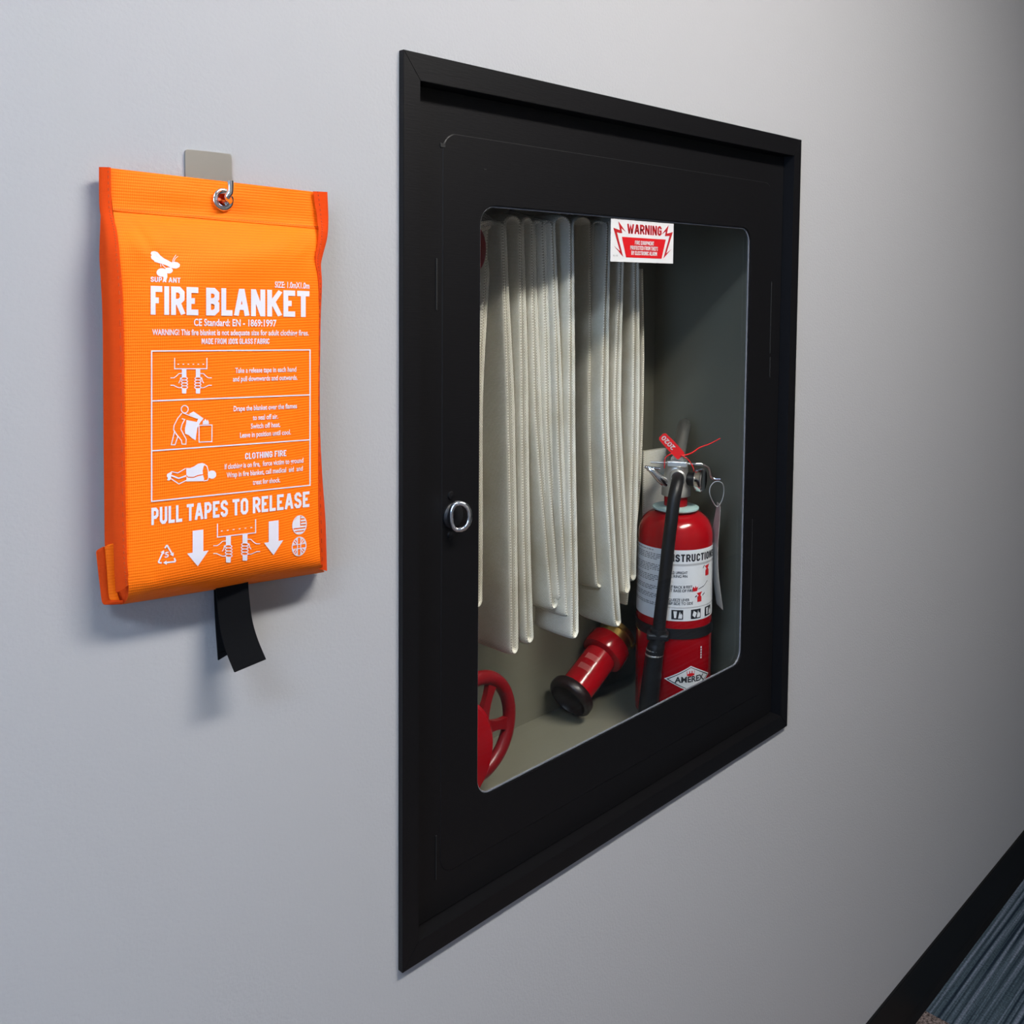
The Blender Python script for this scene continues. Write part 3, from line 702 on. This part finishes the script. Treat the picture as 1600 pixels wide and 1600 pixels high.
tie.add(*tube(spline([sa + sn * .001, E(.020, .012, 1.150), E(.032, .008, 1.158), E(.045, .006, 1.163), E(.060, .002, 1.171)], 6), lambda t: .0011 - .0003 * t, 8))
tie.add(*tube(spline([E(.006, .016, 1.148), E(.016, .018, 1.142), E(.023, .016, 1.131), E(.024, .010, 1.124)], 6), .0008, 8))
tie.add(*tube(spline([E(-.006, .016, 1.150), E(-.0155, .018, 1.143), E(-.0165, .016, 1.128)], 6), .0007, 8))
tie.build('seal_tie', M_plasticred, ts, True)
# wire loop with inspection card
wl = spline([E(.055, -.001, 1.109), E(.048, 0, 1.102), E(.047, .002, 1.092), E(.052, .002, 1.080), E(.058, .002, 1.074), E(.064, .002, 1.083), E(.0665, 0, 1.096), E(.064, 0, 1.107)], 6, True)
tg = obj('tag_wire', *tube(wl, .0007, 8, True), M_alu, ex, True)
cp = [E(.058, .002, 1.080), E(.0605, .004, 1.072), E(.057, .010, 1.030), E(.0575, .012, .995), E(.060, .012, .968), E(.0655, .012, .932)]
cs = spline(cp, 5); V = []; Fc = []
cw = (ef * .93 + er * .28).normalized(); cn = Vector((0, 0, 1)).cross(cw)
for i, c_ in enumerate(cs):
    h_ = .0035 + .0235 * min(1, i / 9)
    for s_ in (0, -1):
        for o2 in (.0002, -.0002): V.append(c_ + cw * h_ * (s_ + .3) + cn * o2)
for i in range(len(cs) - 1):
    b = i * 4; Fc += [(b, b + 4, b + 6, b + 2), (b + 1, b + 3, b + 7, b + 5), (b, b + 1, b + 5, b + 4), (b + 2, b + 6, b + 7, b + 3)]
Fc += [(0, 2, 3, 1), (len(V) - 4, len(V) - 3, len(V) - 1, len(V) - 2)]
obj('inspection_card', V, Fc, M_card, tg)

# ------------------------------------------------------------------ wall hook
hk = thing('wall_hook', (-.1846, 0, 1.44), 'brushed steel adhesive wall hook holding up the orange pouch', 'hook')
hq = rrect(-.2036, -.1657, 1.424, 1.4840, .0028, 5)
obj('plate', *solid_plate(hq, -.0020, 0), M_steel, hk)
he = at(349, 313, -.0165)
hpth = spline([(-.1735, -.0015, 1.4345), (he.x + .0005, -.006, he.z + .0005), (he.x + .001, -.013, he.z - .0015), he + Vector((.003, -.0035, -.0005)), at(355.5, 308, -.0245), at(359.5, 300, -.0255), at(360, 290, -.0255), at(360, 283, -.0252)], 6)
obj('hook_wire', *tube(hpth, .0024, 14), M_chrome, hk, True, auto=50)

# ------------------------------------------------------------------ fire blanket pouch
bag = thing('fire_blanket_pouch', at(330, 930, -.012), 'orange fire blanket pouch with white printing hanging from the wall hook', 'fire blanket')
# rows down the front panel: left seam x,y, right seam x,y, depth at the seams, depth in the middle
ROWS = [(172, 262.5, 493, 300, .0120, .0130), (173, 290, 496, 325, .0125, .0150), (176, 326, 500.5, 354, .0140, .0165), (179, 345, 503, 368, .0185, .0225),
        (183, 372, 501, 389, .0235, .0300), (185.5, 400, 496.5, 410, .0265, .0345), (189, 440, 498, 448, .0280, .0365), (192, 490, 498, 500, .0285, .0370),
        (193.5, 600, 497.5, 600, .0290, .0375), (194.5, 700, 497, 690, .0295, .0380), (196, 800, 497, 778, .0300, .0385), (197.5, 868, 498.5, 838, .0305, .0385),
        (200, 905, 500, 868, .0305, .0370), (201, 922, 501, 880, .0290, .0335), (199, 934, 503, 887, .0250, .0280), (195, 941, 505, 891, .0190, .0200), (190, 944, 507, 893.5, .0110, .0110)]
def rowval(s):
    s = min(max(s, 0), len(ROWS) - 1.0001); i = int(s); t = s - i
    g = lambda k: ROWS[min(max(k, 0), len(ROWS) - 1)]
    a, b, c, d = g(i - 1), g(i), g(i + 1), g(i + 2)
    hs_ = [b[1] - a[1] or 1e9, c[1] - b[1], d[1] - c[1] or 1e9]
    out = []
    for q in range(6):                        # monotone-ish hermite in row height
        m0 = .5 * ((c[q] - b[q]) / hs_[1] + (b[q] - a[q]) / hs_[0]); m1 = .5 * ((c[q] - b[q]) / hs_[1] + (d[q] - c[q]) / hs_[2])
        h = hs_[1]
        out.append((2 * t ** 3 - 3 * t * t + 1) * b[q] + (t ** 3 - 2 * t * t + t) * h * m0 + (-2 * t ** 3 + 3 * t * t) * c[q] + (t ** 3 - t * t) * h * m1)
    return out
def wrinkle(u, s):
    w_ = .0009 * math.sin(u * 9 + s * 1.7) * math.exp(-((s - 4.6) / 2.2) ** 2)
    w_ += .0016 * math.exp(-((u - .06 - (s - 3) * .03) / .05) ** 2 - ((s - 4.2) / 1.0) ** 2) - .0022 * math.exp(-((u - .03) / .06) ** 2 - ((s - 3.4) / .7) ** 2)
    w_ += -.0026 * math.exp(-((u - .97) / .05) ** 2 - ((s - 4.4) / .8) ** 2) + .0012 * math.exp(-((u - .86) / .06) ** 2 - ((s - 4.6) / 1.2) ** 2)
    w_ += .0010 * math.exp(-((u - .30) / .10) ** 2 - ((s - .9) / .7) ** 2) - .0010 * math.exp(-((u - .85) / .07) ** 2 - ((s - 1.2) / .8) ** 2)
    w_ += -.0024 * math.exp(-((u - .10 - (s - 3.2) * .045) / .03) ** 2 - ((s - 3.9) / .9) ** 2) + .0016 * math.exp(-((u - .18) / .05) ** 2 - ((s - 4.4) / .7) ** 2) - .0016 * math.exp(-((u - .90 + (s - 3.4) * .04) / .03) ** 2 - ((s - 4.0) / .8) ** 2)
    w_ += .0006 * math.sin(u * 5.3 + 1) * math.sin(s * 1.1) + .0010 * math.exp(-((u - .12) / .05) ** 2 - ((s - 13) / 1.0) ** 2)
    return w_
def bagpt(u, s, off=0):
    lx, ly, rx, ry, ds, dm = rowval(s)
    b = (1 - abs(2 * u - 1) ** 3.2) if s > 2.5 else (1 - abs(2 * u - 1) ** 2)
    d = ds + (dm - ds) * max(b, 0) + wrinkle(u, s) * min(1, 8 * u + .2, 8 * (1 - u) + .2)
    return lx + (rx - lx) * u, ly + (ry - ly) * u, d + off
NU, SV = 64, 5
NS = (len(ROWS) - 1) * SV
V = []; Fc = []
eyec = at(349, 312, -.0160)
for i in range(NS + 1):
    for k in range(NU + 1):
        x_, y_, d_ = bagpt(k / NU, i / SV); V.append(at(x_, y_, -d_))
for i in range(NS):
    for k in range(NU):
        q = i * (NU + 1) + k; f = (q, q + NU + 1, q + NU + 2, q + 1)
        c_ = sum((V[z] for z in f), Vector()) / 4
        if i < 2 * SV and math.hypot(c_.x - eyec.x, c_.z - eyec.z) < .0056: continue
        Fc.append(f)
front = obj('front_panel', V, Fc, M_orange, bag, True)
GV = V
# back panel: hangs close to the wall
def edge(side, s): x_, y_, d_ = bagpt(0 if side < 0 else 1, s); return at(x_, y_, -d_)
V = []; Fc = []
for i in range(NS + 1):
    s = i / SV; a = edge(-1, s); b = edge(1, s)
    yb = -.0040 if s > .6 else -.0070 - .002 * (0.6 - s)
    a2 = Vector((a.x - .004, yb, a.z)); b2 = Vector((b.x + .002, yb, b.z))
    for k in range(9): V.append(a2.lerp(b2, k / 8))
for i in range(NS):
    for k in range(8): q = i * 9 + k; Fc.append((q, q + 1, q + 10, q + 9))
obj('back_panel', V, Fc, M_orange, bag, True)
# gusset sides joining the front seam and the back, and binding tapes folded over the seams
for side in (-1, 1):
    V = []; Fc = []
    for i in range(NS + 1):
        s = i / SV; a = edge(side, s); yb = -.0040 if s > .6 else -.0082
        b = Vector((a.x + (-.004 if side < 0 else .002), yb, a.z))
        for k in range(6): c_ = a.lerp(b, k / 5); c_.x += .004 * -side * math.sin(PI * k / 5) * min(1, s / 5); V.append(c_)
    for i in range(NS):
        for k in range(5): q = i * 6 + k; Fc.append((q, q + 1, q + 7, q + 6))
    obj('side_gusset', V, Fc, M_binding, bag, True)
def ribbon(name, inner, outer, mt, parent, th=.0011, rows=None):
    """thick folded strip between two lines of points, rounded on its outer fold"""
    n = len(inner); V = []; Fc = []; K = 10
    for a, b in zip(inner, outer):
        D = b - a; nr = Vector((0, -1, 0)); nr = (nr - D * nr.dot(D) / max(D.length_squared, 1e-9)).normalized()
        for k in range(K):
            an = 2 * PI * k / K; V.append(a + D * (.5 - .5 * math.cos(an)) + nr * th * math.sin(an) * (1 if abs(math.sin(an)) > .1 else 0))
    for i in range(n - 1):
        for k in range(K): l = (k + 1) % K; q = i * K; Fc.append((q + k, q + K + k, q + K + l, q + l))
    Fc += [tuple(range(K)), tuple(range(n * K - 1, (n - 1) * K - 1, -1))]
    return obj(name, V, Fc, mt, parent, True, auto=70)
def polyat(P, t):
    """P: (x,y,d) rows; t 0..1 over index"""
    f = t * (len(P) - 1); i = min(int(f), len(P) - 2); k = f - i
    return tuple(P[i][q] * (1 - k) + P[i + 1][q] * k for q in range(3))
def line3(P, n=60): return spline([at(x_, y_, -d_) for x_, y_, d_ in P], max(2, n // (len(P) - 1)))
Lin = [(173, 261.5, .0135), (175, 326, .0160), (183, 362, .0225), (187, 400, .0275), (192.5, 480, .0295), (194.5, 640, .0305), (196.5, 800, .0315), (199, 880, .0315), (203, 912, .0300)]
Lout = [(154.5, 261, .0105), (155.5, 325, .0120), (162.5, 360, .0175), (165.5, 400, .0215), (169.5, 490, .0235), (173.5, 640, .0240), (176, 800, .0250), (178.5, 885, .0250), (181, 926, .0240)]
ribbon('side_binding', line3(Lin), line3(Lout), M_binding, bag)
Rin = [(489, 299, .0145), (495.5, 340, .0165), (498, 362, .0220), (496, 385, .0255), (492.5, 404, .0275), (497.5, 440, .0285), (497, 505, .0285), (496, 640, .0290), (496, 735, .0290), (497, 812, .0295), (499, 889, .0255)]
Rout = [(511.5, 300, .0125), (513, 340, .0135), (511.5, 370, .0165), (505.5, 395, .0200), (501.5, 414, .0230), (502.5, 445, .0235), (500, 505, .0225), (498.5, 640, .0220), (502.5, 735, .0215), (508.5, 812, .0205), (511, 892, .0170)]
ribbon('side_binding', line3(Rin), line3(Rout), M_binding, bag)
# the back corner flap that shows at the lower left
fi = [(181, 846, .0100), (180, 880, .0105), (181, 915, .0115), (188, 942, .0135)]
fo = [(150, 863, .0045), (153, 890, .0050), (156.5, 920, .0060), (160, 942, .0075)]
ribbon('corner_flap', line3(fi, 24), line3(fo, 24), M_orange, bag, .0016)
cf = [(150.5, 861, .0050), (153, 890, .0060), (156.5, 920, .0070), (160, 942, .0085), (169, 945, .0110), (190, 943.5, .0140)]
ri = [(163, 854, .0085), (166, 888, .0095), (169, 915, .0100), (171, 935, .0110), (178, 938, .0130), (192, 938, .0160)]
ribbon('corner_binding', line3(cf, 30), line3(ri, 30), M_binding, bag, .0010)
# bottom gusset
V = []; Fc = []
for k in range(41):
    x_, y_, d_ = bagpt(k / 40, len(ROWS) - 1.001); a = at(x_, y_, -d_); b = Vector((a.x, -.0040, a.z + .001))
    for q in range(4): c_ = a.lerp(b, q / 3); c_.z -= .0015 * math.sin(PI * q / 3); V.append(c_)
for k in range(40):
    for q in range(3): z = k * 4 + q; Fc.append((z, z + 1, z + 5, z + 4))
obj('bottom_gusset', V, Fc, M_orange, bag, True)
# the header flap edge seam, stitch lines
def invert(px, py):
    u, s = .5, 8.0
    for _ in range(40):
        lx, ly, rx, ry, _a, _b = rowval(s); u = (px - lx) / (rx - lx); yy = ly + (ry - ly) * u
        lx2, ly2, rx2, ry2, _a, _b = rowval(s + .02); g_y = ((ly2 + (ry2 - ly2) * u) - yy) / .02
        s = min(max(s + (py - yy) / (g_y or 1) * .9, 0), len(ROWS) - 1.002)
    return u, s
def onbag(px, py, off): 
    u, s = invert(px, py); x_, y_, d_ = bagpt(min(max(u, 0), 1), s); return at(px, py, -(d_ + off))
p = Print()
def dashes(P, step, duty=.6):
    for i in range(len(P) - 1):
        a = Vector(P[i]); b = Vector(P[i + 1]); n = max(1, int((b - a).length / step))
        for k in range(n): p.stroke([a.lerp(b, k / n), a.lerp(b, (k + duty) / n)], .8)
dashes([(178, 326.5), (499, 354.5)], 4.2); 
p.surface(lambda x_, y_: onbag(x_, y_, .00045), 9, 'stitching', M_thread, front)
hem = [onbag(177 + 323 * k / 40, 329 + 28 * k / 40, .0004) for k in range(41)]
obj('hem_fold', *tube(hem, .0005, 8), M_orange, front, True)
# binding stitches
p = Print(); 
for (a, b, n) in ((Lin, Lout, 110), (Rin, Rout, 110)):
    q1 = MB(); A = line3(a, 120); B = line3(b, 120)
    C_ = [x_.lerp(y_, .28) + Vector((0, -.0013, 0)) for x_, y_ in zip(A, B)]
    for i in range(0, len(C_) - 1, 2): q1.add(*tube([C_[i], C_[i].lerp(C_[i + 1], .9)], .00035, 5))
    q1.build('binding_stitching', M_thread, bag)
# eyelet
en = Vector((.03, -1, .05)).normalized(); ee = at(349, 312, -.0165)
obj('eyelet', *lathe([(.0066 + .0021 * math.cos(a), .0013 * math.sin(a)) for a in [2 * PI * k / 12 for k in range(12)]], ee, en, 36, True), M_chrome, bag, True)
# pull tapes
def strap(name, P, Wd_, parent, notch):
    S = spline([Vector(q) for q in P], 8); V = []; Fc = []
    for i, c_ in enumerate(S):
        T = (S[min(i + 1, len(S) - 1)] - S[max(i - 1, 0)]).normalized(); sdv = T.cross(Vector((-.25, -1, 0)).normalized()).normalized()
        e = notch if i == len(S) - 1 else 0
        for s_ in (-1, 1):
            for o2 in (.0006, -.0006): V.append(c_ + sdv * Wd_ / 2 * s_ + T * (e * s_) + Vector((0, o2, 0)))
    for i in range(len(S) - 1):
        b = i * 4; Fc += [(b, b + 4, b + 6, b + 2), (b + 1, b + 3, b + 7, b + 5), (b, b + 1, b + 5, b + 4), (b + 2, b + 6, b + 7, b + 3)]
    Fc += [(0, 2, 3, 1), (len(V) - 4, len(V) - 3, len(V) - 1, len(V) - 2)]
    return obj(name, V, Fc, M_tape, parent, True, auto=50)
strap('pull_tape', [at(362, 905, -.018), at(364, 935, -.019), at(369, 975, -.022), at(378, 1008, -.027), at(391, 1040, -.034)], .0245, bag, -.001)
strap('pull_tape', [at(357, 905, -.012), at(358, 935, -.012), at(360, 975, -.012), at(363, 1018, -.013)], .0225, bag, .004)

# ---- printing on the pouch: x in print columns, y in rows of the left margin
def pm(off):
    def f(x_, yl):
        t = (x_ - 236) / 248; yr = 297 + .9 * (yl - 271); return onbag(x_, yl + t * (yr - yl), off)
    return f
def unl(px, py): t = (px - 236) / 248; return (px, (py - 53.1 * t) / (1 - .1 * t))
c4 = lambda q: unl(220 + .175 * q[0], 380 + .175 * q[1])
c5 = lambda q: unl(220 + .175 * q[0], 540 + .175 * q[1])
c6 = lambda q: unl(220 + .175 * q[0], 690 + .175 * q[1])
def put(name, prt): return prt.surface(pm(.0005), 7, name, M_white, front)
p = Print(); block_text(p, 'FIRE BLANKET', 235.5, 483.5, 491.5, 45, .205, .085); put('title_lettering', p)
p = Print(); block_text(p, 'PULL TAPES TO RELEASE', 236.5, 483.5, 820.8, 27, .19, .09); put('pull_lettering', p)
for (s_, x0, x1, b, h, bo) in (('SUPA ANT', 235.5, 282, 440.3, 8, .03), ('SIZE: 1.0mX1.0m', 429.6, 483.4, 442.2, 10, .012), ('CE Standard: EN - 1869:1997', 303, 432, 508.3, 11, .012),
        ('WARNING! This fire blanket is not adequate size for adult clothing fires.', 238, 482.5, 523.4, 9, .012), ('MADE FROM 100% GLASS FABRIC', 315, 421, 537.9, 9.2, .012),
        ('Take a release tape in each hand', 367.5, 463, 585.6, 8.2, .012), ('and pull downwards and outwards.', 364, 465, 599.6, 8.2, .012),
        ('Drape the blanket over the flames', 365, 464, 648.6, 8.2, .012), ('to seal off air.', 395, 434.5, 664.9, 8.2, .012), ('Switch off heat.', 392, 438, 679, 8.2, .012), ('Leave in position until cool.', 375, 454.5, 693, 8.2, .012),
        ('CLOTHING FIRE', 383, 447.5, 729.5, 10.4, .02), ('If clothing is on fire,  force victim to ground', 351, 474, 743, 8.2, .012), ('Wrap in fire blanket, call medical  aid  and', 354, 473, 757, 8.2, .012), ('treat for shock.', 395, 438, 773, 8.2, .012)):
    bo += .008; p = Print()
    if s_.isupper() and all(c in BLOCK for c in s_): block_text(p, s_, x0, x1, b, h, .17 if h < 10 else .18, .11)
    else: p.text(s_, x0, x1, b, h, bo)
    put('printed_line', p)
p = Print()
p.stroke([(237, 548.5), (484.5, 548.5), (484.5, 783.5), (237, 783.5)], 2.0, True); p.stroke([(238, 626.5), (484, 626.5)], 2.0); p.stroke([(238, 704.5), (484, 704.5)], 2.0)
put('instruction_frame', p)
# flying ant emblem
p = Print()
p.poly([c4(q) for q in [(95, 75), (120, 70), (150, 80), (172, 108), (205, 135), (245, 155), (275, 172), (300, 166), (330, 172), (350, 190), (345, 212), (318, 226), (290, 224), (262, 214), (225, 196), (180, 182), (122, 166), (118, 155), (95, 140), (90, 118), (98, 108), (88, 95)]])
p.poly([c4((188 + 48 * math.cos(a), 262 + 38 * math.sin(a))) for a in [2 * PI * k / 18 for k in range(18)]])
p.poly([c4((250 + 36 * math.cos(a), 243 + 27 * math.sin(a))) for a in [2 * PI * k / 16 for k in range(16)]])
p.poly([c4(q) for q in [(190, 275), (235, 270), (238, 300), (222, 345), (212, 345), (200, 300)]])
p.stroke([c4(q) for q in [(282, 172), (290, 140), (314, 103)]], .9); p.stroke([c4(q) for q in [(292, 172), (306, 138), (332, 116)]], .9)
p.stroke([c4(q) for q in [(176, 186), (180, 212)]], .9); p.stroke([c4(q) for q in [(190, 190), (222, 222), (275, 218)]], 1.0)
put('ant_emblem', p)
# pictograms
def hand(p, cx, cy, sgn, cc, sx=1.0, sy=1.0, wd=1.3):
    T_ = lambda q: cc((cx + sgn * q[0] * sx, cy + q[1] * sy))
    for k in range(4): 
        p.stroke([T_((28 * math.cos(a) + (k == 0) * -2, -36 + 26 * k + 13 * math.sin(a))) for a in [2 * PI * z / 12 for z in range(12)]], wd, True)
    p.stroke([T_(q) for q in [(-125, -42), (-95, -42), (-75, -55), (-50, -80), (-20, -82), (0, -70), (12, -48)]], wd)
    p.stroke([T_(q) for q in [(-125, 24), (-98, 24), (-70, 38), (-50, 46), (-22, 46)]], wd)
    p.stroke([T_(q) for q in [(-22, -46), (-36, -40), (-38, -20), (-52, 5)]], wd)
def tapes(p, cc, xs, bx0, bx1, top, bot, tb, hy, w_, sx, sy, slope):
    g = lambda x_, y_: cc((x_, y_ + slope * (x_ - bx0)))
    p.stroke([g(bx0, top), g(bx0, bot), g(bx1, bot), g(bx1, top)], 1.6)
    for k in range(6):
        a = bx0 + (bx1 - bx0) * (.09 + .155 * k); p.stroke([g(a, bot - .42 * (bot - top)), g(a + .05 * (bx1 - bx0), bot - .42 * (bot - top))], 1.4)
    for q, xx in enumerate(xs):
        y0_ = slope * (xx - bx0)
        p.poly([cc((xx - w_, bot + y0_)), cc((xx + w_, bot + y0_)), cc((xx + w_, hy - 45 * sy + y0_)), cc((xx - w_, hy - 45 * sy + y0_))])
        p.poly([cc((xx - w_, hy + 52 * sy + y0_)), cc((xx + w_, hy + 52 * sy + y0_)), cc((xx + w_ * .95, tb + y0_ - 4)), cc((xx + w_ * .7, tb + y0_)), cc((xx - w_ * .7, tb + y0_)), cc((xx - w_ * .95, tb + y0_ - 4))])
        hand(p, xx + (3 if q == 0 else -2), hy + y0_, 1 if q == 0 else -1, cc, sx, sy)
p = Print(); tapes(p, c5, (387, 511), 302, 590, 110, 207, 428, 330, 20, 1, 1, 0); put('tape_pictogram', p)
p = Print(); tapes(p, c6, (782, 930), 684, 1025, 732, 853, 1092, 985, 22, 1.1, 1.05, -.115); put('release_pictogram', p)
p = Print()
p.stroke([c5((392 + 31 * math.cos(a), 568 + 33 * math.sin(a))) for a in [2 * PI * k / 20 for k in range(20)]], 1.5, True)
p.stroke([c5(q) for q in [(366, 604), (330, 648), (296, 715), (293, 752), (320, 795), (362, 845), (368, 880), (403, 880), (405, 835), (380, 790), (357, 745), (370, 700), (392, 660), (366, 652)]], 1.5)
p.stroke([c5(q) for q in [(376, 600), (425, 620), (500, 648), (520, 650)]], 1.4); p.stroke([c5(q) for q in [(300, 770), (272, 886), (305, 886), (332, 808)]], 1.5)
p.poly([c5(q) for q in [(428, 612), (470, 588), (515, 618), (560, 650), (530, 685), (505, 735), (495, 800), (490, 845), (455, 825), (430, 800), (396, 786), (394, 745), (404, 700), (408, 664), (450, 672), (500, 682), (512, 655), (470, 632)]])
p.stroke([c5(q) for q in [(519, 712), (636, 708), (635, 857), (521, 862)]], 1.5, True)
p.poly([c5(q) for q in [(552, 703), (608, 701), (607, 680), (596, 660), (590, 674), (575, 652), (566, 672), (556, 668)]])
put('drape_pictogram', p)
p = Print()
p.poly([c6(q) for q in [(405, 235), (440, 236), (475, 222), (510, 198), (548, 190), (575, 200), (560, 225), (552, 260), (555, 290), (510, 298), (470, 315), (425, 314), (408, 300)]])
p.poly([c6(q) for q in [(408, 312), (425, 324), (472, 324), (512, 308), (556, 299), (566, 335), (560, 352), (408, 356)]])
p.stroke([c6(q) for q in [(560, 200), (590, 218), (602, 260), (605, 320), (596, 345), (560, 352)]], 1.4)
p.poly([c6((636 + 38 * math.cos(a), 294 + 37 * math.sin(a))) for a in [2 * PI * k / 20 for k in range(20)]])
p.poly([c6(q) for q in [(235, 290), (272, 268), (278, 285), (268, 300), (272, 330), (255, 348), (235, 345), (242, 325), (232, 310)]])
p.stroke([c6(q) for q in [(272, 268), (330, 280), (400, 240)]], 1.5); p.stroke([c6(q) for q in [(270, 302), (340, 328), (405, 305)]], 2.2)
p.stroke([c6(q) for q in [(272, 332), (340, 378), (410, 345)]], 1.5)
put('lying_pictogram', p)
for (xa, s0, s1, h0, h1) in ((309, 301, 317.7, 292.3, 325.9), (427.4, 419.9, 435.3, 412.5, 442.6)):
    p = Print(); p.poly([(s0, 837.5), (s1, 837.5), (s1, 872.5), (h1, 872.5), (xa, 895.5), (h0, 872.5), (s0, 872.5)])
    put('arrow_print', p)
p = Print()
tri = [(233, 915), (318, 1075), (150, 1085)]
cxy = (232, 1012)
for k in range(3):
    a = Vector(tri[k]); b = Vector(tri[(k + 1) % 3]); c_ = Vector(tri[k - 1])
    p.stroke([c6(a.lerp(c_, .22)), c6(a.lerp(c_, .05) * .94 + Vector(cxy) * .06), c6(a.lerp(b, .05) * .94 + Vector(cxy) * .06), c6(a.lerp(b, .52))], 2.4)
    e = a.lerp(b, .52); dr = (b - a).normalized(); nn = Vector((-dr.y, dr.x)); p.poly([c6(e + nn * 20), c6(e + dr * 30), c6(e - nn * 20)])
p.text('5', 257.5, 263.8, unl(260, 871)[1], 8.5, .02)
put('recycling_print', p)
p = Print()
# striped round flag
p.ellipse(468, 850, 10.8, 16, 1.2, 28)
def disc_row(y0_, y1_, xl=None, xr=None):
    P = []
    for y_ in (y0_, (y0_ + y1_) / 2, y1_):
        h = 10.8 * math.sqrt(max(0, 1 - ((y_ - 850) / 16) ** 2)); P.append((468 - h if xl is None else max(xl, 468 - h), 468 + h if xr is None else min(xr, 468 + h), y_))
    p.poly([(q[1], q[2]) for q in P] + [(q[0], q[2]) for q in P[::-1]])
disc_row(834.5, 852, None, 469)
for k in range(3): disc_row(836.5 + k * 5.2, 839.3 + k * 5.2, 470)
for k in range(3): disc_row(852 + k * 5.0, 854.9 + k * 5.0)
# crossed round flag
p.ellipse(467.3, 887, 10.8, 16, 1.4, 28)
for (dx, dy) in ((1, 0), (0, 1)):
    for s_ in (-1, 1): 
        o2 = (0, 3.6 * s_) if dx else (2.5 * s_, 0)
        p.stroke([(467.3 - 10 * dx + o2[0], 887 - 15 * dy + o2[1]), (467.3 + 10 * dx + o2[0], 887 + 15 * dy + o2[1])], 1.3)
for (sx_, sy_) in ((1, 1), (1, -1), (-1, 1), (-1, -1)):
    p.stroke([(467.3 + 3 * sx_, 887 + 4.5 * sy_), (467.3 + 7.6 * sx_, 887 + 11.2 * sy_)], 1.5)
    p.poly([(467.3 + 3.4 * sx_, 887 + 9 * sy_), (467.3 + 3.4 * sx_, 887 + 14.6 * sy_), (467.3 + 5.8 * sx_, 887 + 13 * sy_)]); p.poly([(467.3 + 5.6 * sx_, 887 + 4.6 * sy_), (467.3 + 10.0 * sx_, 887 + 4.6 * sy_), (467.3 + 8.8 * sx_, 887 + 8 * sy_)])
put('flag_print', p)
